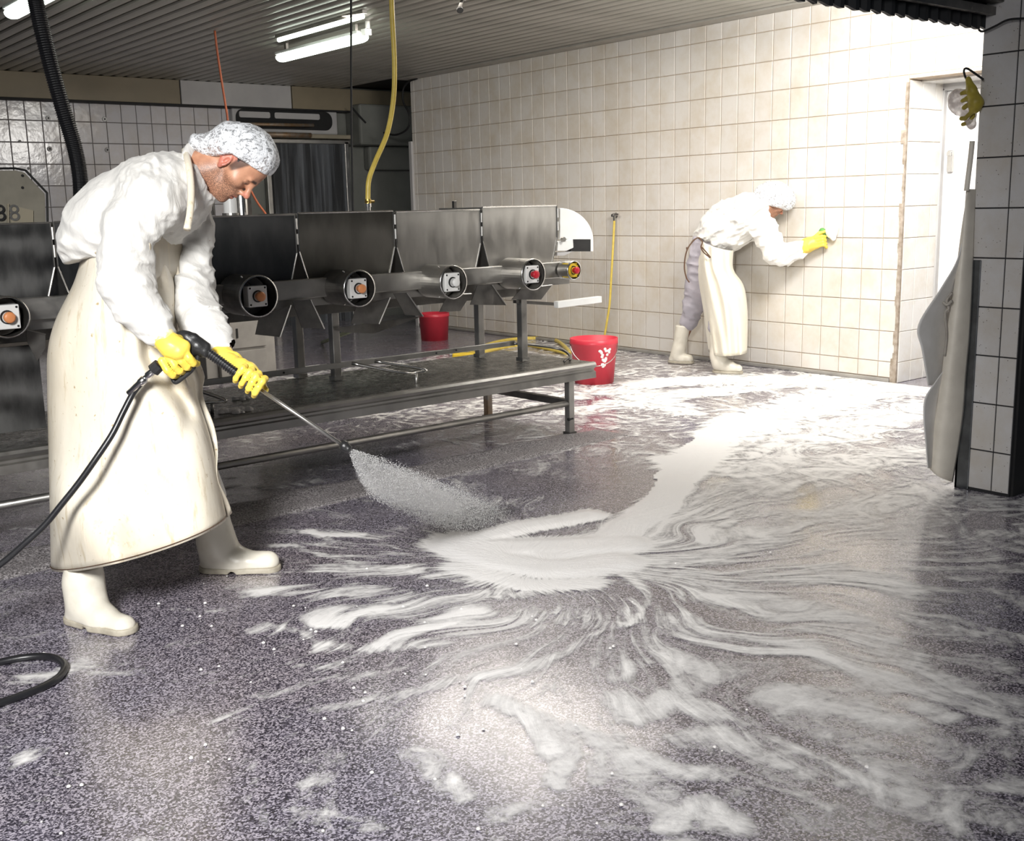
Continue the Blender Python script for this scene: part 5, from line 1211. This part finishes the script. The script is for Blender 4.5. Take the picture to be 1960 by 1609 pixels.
# glove, sponge
hc = Q.L(1556, 463, 8.82)
G = Field(*(axis(a - .16, a + .16, .005) for a in hc))
G.chain(Q.pts([(1536, 474, 8.85, 12), (1548, 468, 8.83, 13), (1560, 464, 8.82, 13)]), .02)
for i in range(4):
    o_ = V(0, .0, 0); x0, y0 = 1561 + i * 1.0, 455 + i * 5.5
    finger(G, [Q.L(x0, y0, 8.78), Q.L(x0 + 12, y0 - 3, 8.75), Q.L(x0 + 18, y0 - 2 + i, 8.77), Q.L(x0 + 17, y0 + 2, 8.80)], .014, .011, .004)
finger(G, [Q.L(1556, 456, 8.80), Q.L(1568, 446, 8.78), Q.L(1579, 443, 8.78)], .015, .012, .006)
G.relief(lambda v: .006 * (vnoise(v, 30) - .5), .02); gq = Q.emit('glove', G, M['glove_yellow'])
CU = field_for([Q.L(1537, 474, 8.85)], .1, .007); CU.chain(Q.pts([(1532, 476, 8.86, 14), (1544, 470, 8.84, 15)]), .01); CU.relief(lambda v: .008 * (vnoise(v, 30) - .5)); Q.emit('cuff', CU, M['glove_yellow'], gq)
sp = onh(1582, 447, 8.80); SF = Field(*(axis(a - .08, a + .08, .006) for a in sp)); SF.cap(sp - EX * .035 + ZZ * .02, sp + EX * .03 - ZZ * .015, .026, .026, .01); SF.relief(lambda v: .006 * (vnoise(v, 60) - .5))
v, f = SF.mesh(); tag(mk('sponge', v, f, M['green_sponge'], smooth=True), 'green scouring sponge pressed to the tiled wall by a yellow glove', 'sponge')
sp = onx(1592, 441, XW - .035); SF = Field(*(axis(a - .11, a + .11, .007) for a in sp)); SF.ell(sp, (.035, .055, .06), .01); SF.ell(sp + V(0, -.02, -.05), (.02, .02, .03), .01); SF.relief(lambda v: .012 * (vnoise(v, 40) - .5)); v, f = SF.mesh()
tag(mk('foam_patch', v, f, foam_blob, smooth=True), 'white lather on the tiled wall beside the green sponge', 'foam', kind='stuff')

# rubber glove and crumpled net hanging on the hook
GX = 4.90
gl = thing('hanging_glove', 'dirty yellow rubber glove hanging from the wire hook on the pillar', 'glove', onx(1858, 190, GX))
pc = onx(1858, 190, GX); G = Field(*(axis(a - .17, a + .17, .004) for a in pc))
g_ = lambda x, y, d=0.: onx(x, y, GX + d)
pg = lambda r: r * 5.15 / FPX
for a_, b_, ra, rb in (((1853, 152), (1860, 172), 5, 9), ((1860, 172), (1868, 196), 9, 13), ((1868, 196), (1866, 206), 13, 11)): G.cap(g_(*a_), g_(*b_), pg(ra), pg(rb), .01)
for k, ps in enumerate([[(1862, 178), (1850, 176), (1841, 179)], [(1862, 188), (1850, 189), (1842, 193)], [(1862, 198), (1852, 201), (1845, 206)], [(1866, 204), (1858, 216), (1848, 226), (1840, 227)], [(1866, 206), (1862, 222), (1854, 235), (1843, 238)]]):
    finger(G, [g_(x, y, -.01 * (k % 2) + (.03 if k == 4 else 0)) for x, y in ps], pg(4.6), pg(4.0), .003)
G.relief(lambda v: .004 * (vnoise(v, 50) - .5)); v, f = G.mesh(); mk('glove', v, f, M['glove_olive'], gl, True)
nm, nt, b = newmat('crumpled_clear_plastic'); b.inputs['Base Color'].default_value = (.75, .66, .62, 1); b.inputs['Roughness'].default_value = .35
nt.links.new(ramp(nt, noise(nt, coords(nt, True), 30, 4), [(.4, (.45,) * 3), (.6, (.9,) * 3)]), b.inputs['Alpha']); bump(nt, b, noise(nt, coords(nt, True), 40, 4), .8, .01)
NF = Field(*(axis(a - .17, a + .17, .006) for a in onx(1838, 200, 4.93)))
for a_, b_, ra, rb in (((1832, 184), (1850, 190), 14, 16), ((1832, 200), (1850, 212), 14, 16), ((1852, 225), (1862, 238), 10, 6)): NF.cap(onx(*a_, 4.94), onx(*b_, 4.94), pg(ra), pg(rb), .02)
NF.relief(lambda v: .022 * (vnoise(v, 26) - .5) + .01 * (vnoise(v, 60) - .5), .04); v, f = NF.mesh()
tag(mk('plastic_bag', v, f, nm, smooth=True), 'crumpled pinkish plastic bag hanging behind the dirty yellow glove', 'bag')
# ------------------------------------------------------------------ foam film on the floor
P0 = onz(1040, 1082)
strokes = [  # (polyline in photograph pixels, radius px, density) -> converted to floor positions
    ([(880, 1040), (960, 1075), (1040, 1085), (1120, 1085), (1180, 1075)], 62, 1.6), ([(900, 1035), (1000, 1010), (1130, 990)], 34, 1.5), ([(940, 1050), (1100, 1045), (1200, 1040)], 55, 1.6), ([(1060, 1060), (1160, 1040), (1230, 995), (1290, 925)], 44, 1.45),
    ([(1290, 915), (1330, 885), (1390, 830), (1440, 800)], 62, 1.15), ([(1280, 880), (1330, 905)], 40, 1.2), ([(1400, 850), (1500, 790), (1600, 760), (1720, 745)], 95, .86), ([(1440, 900), (1560, 840), (1680, 800), (1780, 780)], 90, .74),
    ([(1230, 735), (1450, 725), (1700, 745)], 50, .95), ([(1080, 760), (1200, 745), (1320, 790)], 50, .72), ([(1250, 760), (1400, 745), (1560, 725), (1700, 735)], 60, .80), ([(1100, 790), (1200, 770), (1300, 780)], 45, .70), ([(900, 790), (1000, 770), (1130, 740)], 55, .52), ([(700, 800), (800, 790), (900, 775)], 36, .48), ([(1200, 700), (1300, 715)], 40, .42),
    ([(1000, 820), (1080, 850), (1180, 815)], 26, .46), ([(1180, 1050), (1300, 1000), (1450, 950), (1600, 900), (1740, 870)], 92, .68), ([(1200, 1085), (1340, 1060), (1480, 1030), (1640, 980), (1760, 930)], 80, .64), ([(1180, 1100), (1280, 1120), (1400, 1140), (1520, 1180), (1640, 1220)], 60, .64),
    ([(1560, 1000), (1680, 960), (1800, 930)], 60, .55), ([(1640, 1220), (1720, 1280), (1800, 1360), (1880, 1430)], 60, .52), ([(900, 1120), (760, 1100), (640, 1095)], 34, .60), ([(760, 1090), (640, 1065), (560, 1045)], 16, .5), ([(880, 1090), (1000, 1120), (1120, 1118)], 40, 1.1),
    ([(1000, 1122), (860, 1160), (740, 1175), (620, 1180)], 34, .66), ([(620, 1185), (680, 1190), (740, 1170)], 22, .95), ([(870, 1180), (800, 1215), (750, 1235)], 22, .86), ([(620, 1240), (560, 1200), (500, 1190), (450, 1200)], 18, .55), ([(700, 1020), (620, 1020), (580, 1015)], 12, .72), ([(500, 1040), (600, 1040), (700, 1045)], 13, .6), ([(590, 1015), (625, 1022)], 9, 1.0),
    ([(900, 1200), (1020, 1180), (1140, 1200)], 60, .52), ([(1190, 1150), (1180, 1200), (1120, 1235), (1020, 1270), (900, 1300), (760, 1340), (620, 1370)], 20, .56), ([(1180, 1110), (1215, 1150), (1195, 1195)], 12, .8), ([(760, 1290), (640, 1310), (520, 1330)], 20, .42), ([(560, 1270), (700, 1290)], 18, .45),
    ([(1000, 1330), (1080, 1390), (1120, 1440), (1080, 1500)], 28, .72), ([(1040, 1370), (1090, 1440)], 26, .85), ([(850, 1450), (900, 1500), (910, 1510)], 34, .62), ([(900, 1480)], 18, .9), ([(1130, 1390), (1180, 1440), (1170, 1490)], 24, .66),
    ([(1200, 1330), (1260, 1370), (1330, 1340), (1400, 1360)], 44, .72), ([(1200, 1290), (1290, 1260), (1350, 1290)], 34, .60), ([(1260, 1460), (1330, 1490), (1440, 1480)], 38, .66), ([(1340, 1330), (1400, 1300), (1460, 1260)], 46, .60), ([(1440, 1220), (1520, 1260), (1600, 1300), (1700, 1340)], 52, .62), ([(1540, 1330), (1620, 1330), (1700, 1370)], 50, .60), ([(1480, 1180), (1440, 1200)], 40, .55),
    ([(1500, 1420), (1600, 1460), (1720, 1480), (1800, 1560)], 80, .56), ([(1280, 1580), (1360, 1560), (1440, 1600)], 44, .68), ([(1350, 1420), (1420, 1400), (1500, 1440)], 40, .58), ([(1750, 1300), (1850, 1330), (1950, 1400)], 70, .46), ([(1700, 1180), (1820, 1210), (1950, 1240)], 60, .50), ([(1820, 1000), (1900, 1020), (1960, 1040)], 50, .30), ([(1300, 1180), (1420, 1240), (1500, 1330)], 60, .56), ([(1180, 1420), (1240, 1520), (1300, 1600)], 50, .5), ([(460, 1130), (600, 1140), (760, 1150)], 34, .52), ([(620, 1230), (740, 1240), (860, 1230)], 26, .56), ([(1240, 1100), (1500, 1110), (1700, 1130)], 60, .6), ([(1420, 1120), (1520, 1090), (1640, 1100)], 40, .5), ([(1850, 1500), (1940, 1560)], 80, .50),
    ([(0, 1300), (60, 1290), (110, 1270)], 30, .5), ([(130, 1280), (220, 1290)], 22, .46), ([(0, 1480), (60, 1450), (90, 1440)], 30, .42), ([(440, 1390), (520, 1380)], 14, .5), ([(640, 1500), (680, 1490)], 18, .5), ([(300, 1180), (400, 1180)], 10, .5), ([(980, 1560), (1040, 1540)], 26, .5),
    ([(420, 940), (520, 940), (600, 925)], 22, .5), ([(560, 1120), (500, 1090), (460, 1080)], 16, .46), ([(1400, 1010), (1340, 1030)], 24, .8), ([(460, 1150), (560, 1140)], 12, .5), ([(20, 1010), (70, 1020)], 12, .4), ([(1780, 1100), (1860, 1110)], 30, .4), ([(1160, 1210), (1280, 1270)], 26, .42), ([(620, 1560), (760, 1590)], 26, .4)]
gx_, gy_ = np.meshgrid(np.arange(.3, 7.48, .022), np.arange(1.0, 9.0, .022), indexing='ij')
PX_, PY_ = gx_.ravel(), gy_.ravel()
P3 = np.stack([PX_, PY_, 0 * PX_], 1)
wb1 = vnoise(P3 + 5, 2.2) - .5; wb2 = vnoise(P3 + 9, 2.2) - .5; wb3 = vnoise(P3 + 3, 6.) - .5; wb4 = vnoise(P3 + 13, 6.) - .5
WX = PX_ + .20 * wb1 + .07 * wb3; WY = PY_ + .20 * wb2 + .07 * wb4
D = np.zeros(len(PX_))
for line, rp, dn in strokes:
    if len(line) == 1: line = line * 2
    q = [onz(*p) for p in line]; dd_ = np.full(len(PX_), 1e9)
    for (pa, a), (pb, b_) in zip(zip(line[:-1], q[:-1]), zip(line[1:], q[1:])):
        ra, rb_ = rp * dep(a) / FPX, rp * dep(b_) / FPX; ex_, ey_ = b_[0] - a[0], b_[1] - a[1]; L2 = ex_ ** 2 + ey_ ** 2 + 1e-9
        amt = .35 if dn > 1 else 1.
        wx, wy = PX_ + (WX - PX_) * amt, PY_ + (WY - PY_) * amt
        t = np.clip(((wx - a[0]) * ex_ + (wy - a[1]) * ey_) / L2, 0, 1)
        dist = np.hypot(wx - a[0] - t * ex_, wy - a[1] - t * ey_) / (ra + (rb_ - ra) * t); dd_ = np.minimum(dd_, dist)
    core = dn * np.clip(1.55 - dd_, 0, 1) if dn > 1 else dn * sm(1.9, .35, dd_)
    D = np.maximum(D, core)
# wet film everywhere gets a trace; clear patches stay clean
base = .27 - .07 * sm(2.3, 1.7, PX_) + .10 * wb1 + .10 * sm(1.6, 2.6, PX_) * sm(2.9, 2.2, PY_) + .14 * sm(3.6, 4.4, PX_)
clear = [((1200, 930), 110), ((1120, 960), 90), ((760, 990), 70), ((1340, 850), 45), ((1000, 930), 80), ((150, 1150), 110), ((330, 1130), 70), ((1870, 1000), 50), ((300, 1500), 200), ((620, 860), 120), ((830, 870), 80)]
cl_ = np.zeros(len(PX_))
for p, rp in clear:
    c = onz(*p); r = rp * dep(c) / FPX; cl_ = np.maximum(cl_, sm(1.3, .5, np.hypot(WX - c[0], WY - c[1]) / r))
D = np.maximum(D * (1 - .85 * cl_ * (D < 1.)), base * (1 - cl_))
D *= sm(.0, .25, 7.48 - PX_) * .0 + 1
# flow coordinates: away from the jet, wrapped by slow eddies
dx, dy = WX - P0[0], WY - P0[1]; R0 = np.hypot(dx, dy) + .05; th = np.arctan2(dy, dx) + .25 * wb1
flow = np.stack([np.cos(th) * 6, np.sin(th) * 6, np.log(R0) * 1.1], 1)
Rw = sm(2.6, .9, R0)
nxg, nyg = gx_.shape; idx = np.arange(nxg * nyg).reshape(nxg, nyg)
zf = .0025 + .010 * np.clip(D - 1, 0, .6) + .002 * np.clip(D, 0, 1)
quad = np.stack([idx[:-1, :-1], idx[1:, :-1], idx[1:, 1:], idx[:-1, 1:]], -1).reshape(-1, 4)
keep = D[quad].max(1) > .06
# nothing under the kerb, pillar
kx = (PX_[quad[:, 0]] - k0[0]) * kn[0] + (PY_[quad[:, 0]] - k0[1]) * kn[1]
keep &= ~((kx > -.01) & (kx < .31) & (PX_[quad[:, 0]] < k1[0]) & (PX_[quad[:, 0]] > k0[0])); keep &= ~((PX_[quad[:, 0]] > PX - .03) & (PY_[quad[:, 0]] > 2.38) & (PY_[quad[:, 0]] < 2.74))
quad = quad[keep]; used = np.unique(quad); rem = np.full(nxg * nyg, -1); rem[used] = np.arange(len(used))
def foam_mat():
    m, nt, b = newmat('soap_foam_film'); vec = coords(nt, True)
    at = nt.nodes.new('ShaderNodeAttribute'); at.attribute_name = 'foam_amount'; af = nt.nodes.new('ShaderNodeAttribute'); af.attribute_name = 'flow'; ar = nt.nodes.new('ShaderNodeAttribute'); ar.attribute_name = 'radial'
    dens = at.outputs['Fac']
    s1 = noise(nt, af.outputs['Vector'], 2.4, 9, .62, .9)
    s2 = noise(nt, vec, 3.4, 9, .60, 3.4)
    n_ = mix(nt, ar.outputs['Fac'], s2, s1)
    nv = nt.nodes.new('ShaderNodeRGBToBW'); nt.links.new(n_, nv.inputs[0])
    x = math_(nt, 'ADD', math_(nt, 'MULTIPLY', nv.outputs[0], 3.3), math_(nt, 'SUBTRACT', math_(nt, 'MULTIPLY', dens, 1.7), 2.08))
    x = math_(nt, 'ADD', x, math_(nt, 'MULTIPLY', math_(nt, 'SUBTRACT', noise(nt, vec, 26, 6, .7, .8), .5), .9))
    a = ramp(nt, x, [(.08, (0, 0, 0)), (.32, (.26,) * 3), (.62, (.66,) * 3), (1.0, (.97,) * 3)])
    nt.links.new(a, b.inputs['Alpha'])
    b.inputs['Base Color'].default_value = (.95, .935, .925, 1); b.inputs['Roughness'].default_value = .38; b.inputs['Specular IOR Level'].default_value = .4
    bump(nt, b, math_(nt, 'ADD', x, math_(nt, 'MULTIPLY', noise(nt, vec, 160, 3), .15)), .25, .008); return m
fo = mk('soap_foam', np.stack([PX_, PY_, zf], 1)[used], rem[quad], foam_mat(), None, True, origin=(0, 0, 0))
for nm, dt, arr in (('foam_amount', 'FLOAT', D[used]), ('radial', 'FLOAT', Rw[used])):
    at = fo.data.attributes.new(nm, dt, 'POINT'); at.data.foreach_set('value', arr.astype(np.float32))
at = fo.data.attributes.new('flow', 'FLOAT_VECTOR', 'POINT'); at.data.foreach_set('vector', flow[used].astype(np.float32).ravel())
tag(fo, 'white soap foam swirling over the dark speckled floor', 'foam', kind='stuff')
# foam crumbs and food scraps
cr = MB()
for _ in range(90):
    px, py = random.uniform(60, 1750), random.uniform(1030, 1600)
    if random.random() < .5: px, py = random.gauss(650, 220), random.gauss(1260, 110)
    if py < 1020: continue
    c = onz(px, py, .003); r = random.uniform(.002, .007)
    if PX - .05 < c[0]: continue
    cr.lathe(c, ZZ, [(0, r), (r * .5, r * .8), (r * .8, r * .3), (r * .8, 0)], 7)
o = cr.out('foam_crumbs', foam_blob); tag(o, 'small white foam crumbs scattered over the open floor', 'foam', kind='stuff')

# ------------------------------------------------------------------ water spray: droplets and fine mist
n0 = nz + al * .03; tgt = onz(915, 990); ds = tgt - n0; Ls = np.linalg.norm(ds); ds /= Ls
su = np.cross(ds, V(0, 0, 1)); su /= np.linalg.norm(su); sv = np.cross(su, ds)
if sv @ UP > 0: sv = -sv          # fan side that drops towards the floor
nd = 60000; vs = np.zeros((nd, 4, 3))
t = rng.random(nd) ** .7 * 1.12; t += rng.normal(0, .03, nd) * t; an = rng.random(nd) * 2 * math.pi; rr = np.sqrt(rng.random(nd)) * (1 + .35 * np.abs(rng.normal(0, 1, nd)) * np.clip(t * 1.2, .1, 1)) 
wid = .012 + .060 * np.clip(t * 4, 0, 1) + .05 * t; hei = .010 + .085 * np.clip(t * 5.5, 0, 1) * (1 - .35 * t) + .03 * t
off = .052 * np.clip(t * 5, 0, 1) * (1 - t * .8)
cpos = n0 + ds * (t * Ls)[:, None] + su * (np.cos(an) * rr * wid)[:, None] + sv * (np.sin(an) * rr * hei * .75 + off)[:, None]
size = (.0007 + .0013 * rng.random(nd) ** 2)
base4 = np.array([(1, 1, 1), (1, -1, -1), (-1, 1, -1), (-1, -1, 1)]) * .7
vs = cpos[:, None, :] + base4[None] * size[:, None, None]
vs[..., 2] = np.maximum(vs[..., 2], .006)
f4 = np.array([(0, 1, 2), (0, 3, 1), (0, 2, 3), (1, 3, 2)]); fs = (np.arange(nd)[:, None, None] * 4 + f4[None]).reshape(-1, 3)
wm, nt, b = newmat('water_droplet'); tl_ = nt.nodes.new('ShaderNodeBsdfTranslucent'); tl_.inputs[0].default_value = (1, 1, 1, 1); ad_ = nt.nodes.new('ShaderNodeMixShader'); ad_.inputs[0].default_value = .5; nt.links.new(b.outputs[0], ad_.inputs[1]); nt.links.new(tl_.outputs[0], ad_.inputs[2]); nt.links.new(ad_.outputs[0], [x for x in nt.nodes if x.type == 'OUTPUT_MATERIAL'][0].inputs[0]); b.inputs['Base Color'].default_value = (1, 1, 1, 1); b.inputs['Roughness'].default_value = .25; b.inputs['Specular IOR Level'].default_value = .6
spm = mk('water_spray', vs.reshape(-1, 3), fs, wm, None, False, origin=n0); tag(spm, 'jet of water droplets leaving the lance nozzle', 'water spray', kind='stuff')
mv, nt, b = newmat('water_mist'); nt.nodes.remove(b); outn = [x for x in nt.nodes if x.type == 'OUTPUT_MATERIAL'][0]
vs_ = nt.nodes.new('ShaderNodeVolumeScatter'); vs_.inputs['Color'].default_value = (.97, .97, 1, 1); vs_.inputs['Anisotropy'].default_value = 0; vs_.inputs['Density'].default_value = 3.2
nt.links.new(vs_.outputs[0], outn.inputs['Volume'])
mv2 = mv.copy(); [x for x in mv2.node_tree.nodes if x.type == 'VOLUME_SCATTER'][0].inputs['Density'].default_value = 1.1
def blob_tube(prof_, mat, name, lab):
    k, n = len(prof_), 24; vv = []
    for (d_, o_, a_, b_) in prof_:
        for j in range(n): an_ = 2 * math.pi * j / n; p_ = n0 + ds * d_ * Ls + su * (a_ * math.cos(an_)) + sv * (o_ + b_ * math.sin(an_)); p_[2] = max(p_[2], .008); vv.append(p_)
    ff = [(i * n + j, i * n + (j + 1) % n, (i + 1) * n + (j + 1) % n, (i + 1) * n + j) for i in range(k - 1) for j in range(n)] + [tuple(range(n))[::-1], tuple((k - 1) * n + j for j in range(n))]
    return tag(mk(name, vv, ff, mat, None, True), lab, 'mist', kind='stuff')
blob_tube([(0, 0, .006, .006), (.03, .012, .018, .022), (.09, .036, .035, .050), (.2, .044, .05, .062), (.4, .036, .06, .06), (.60, .018, .055, .048), (.75, .01, .04, .03), (.82, .008, .015, .01)], mv, 'spray_mist', 'pale cone of fine mist around the water jet')
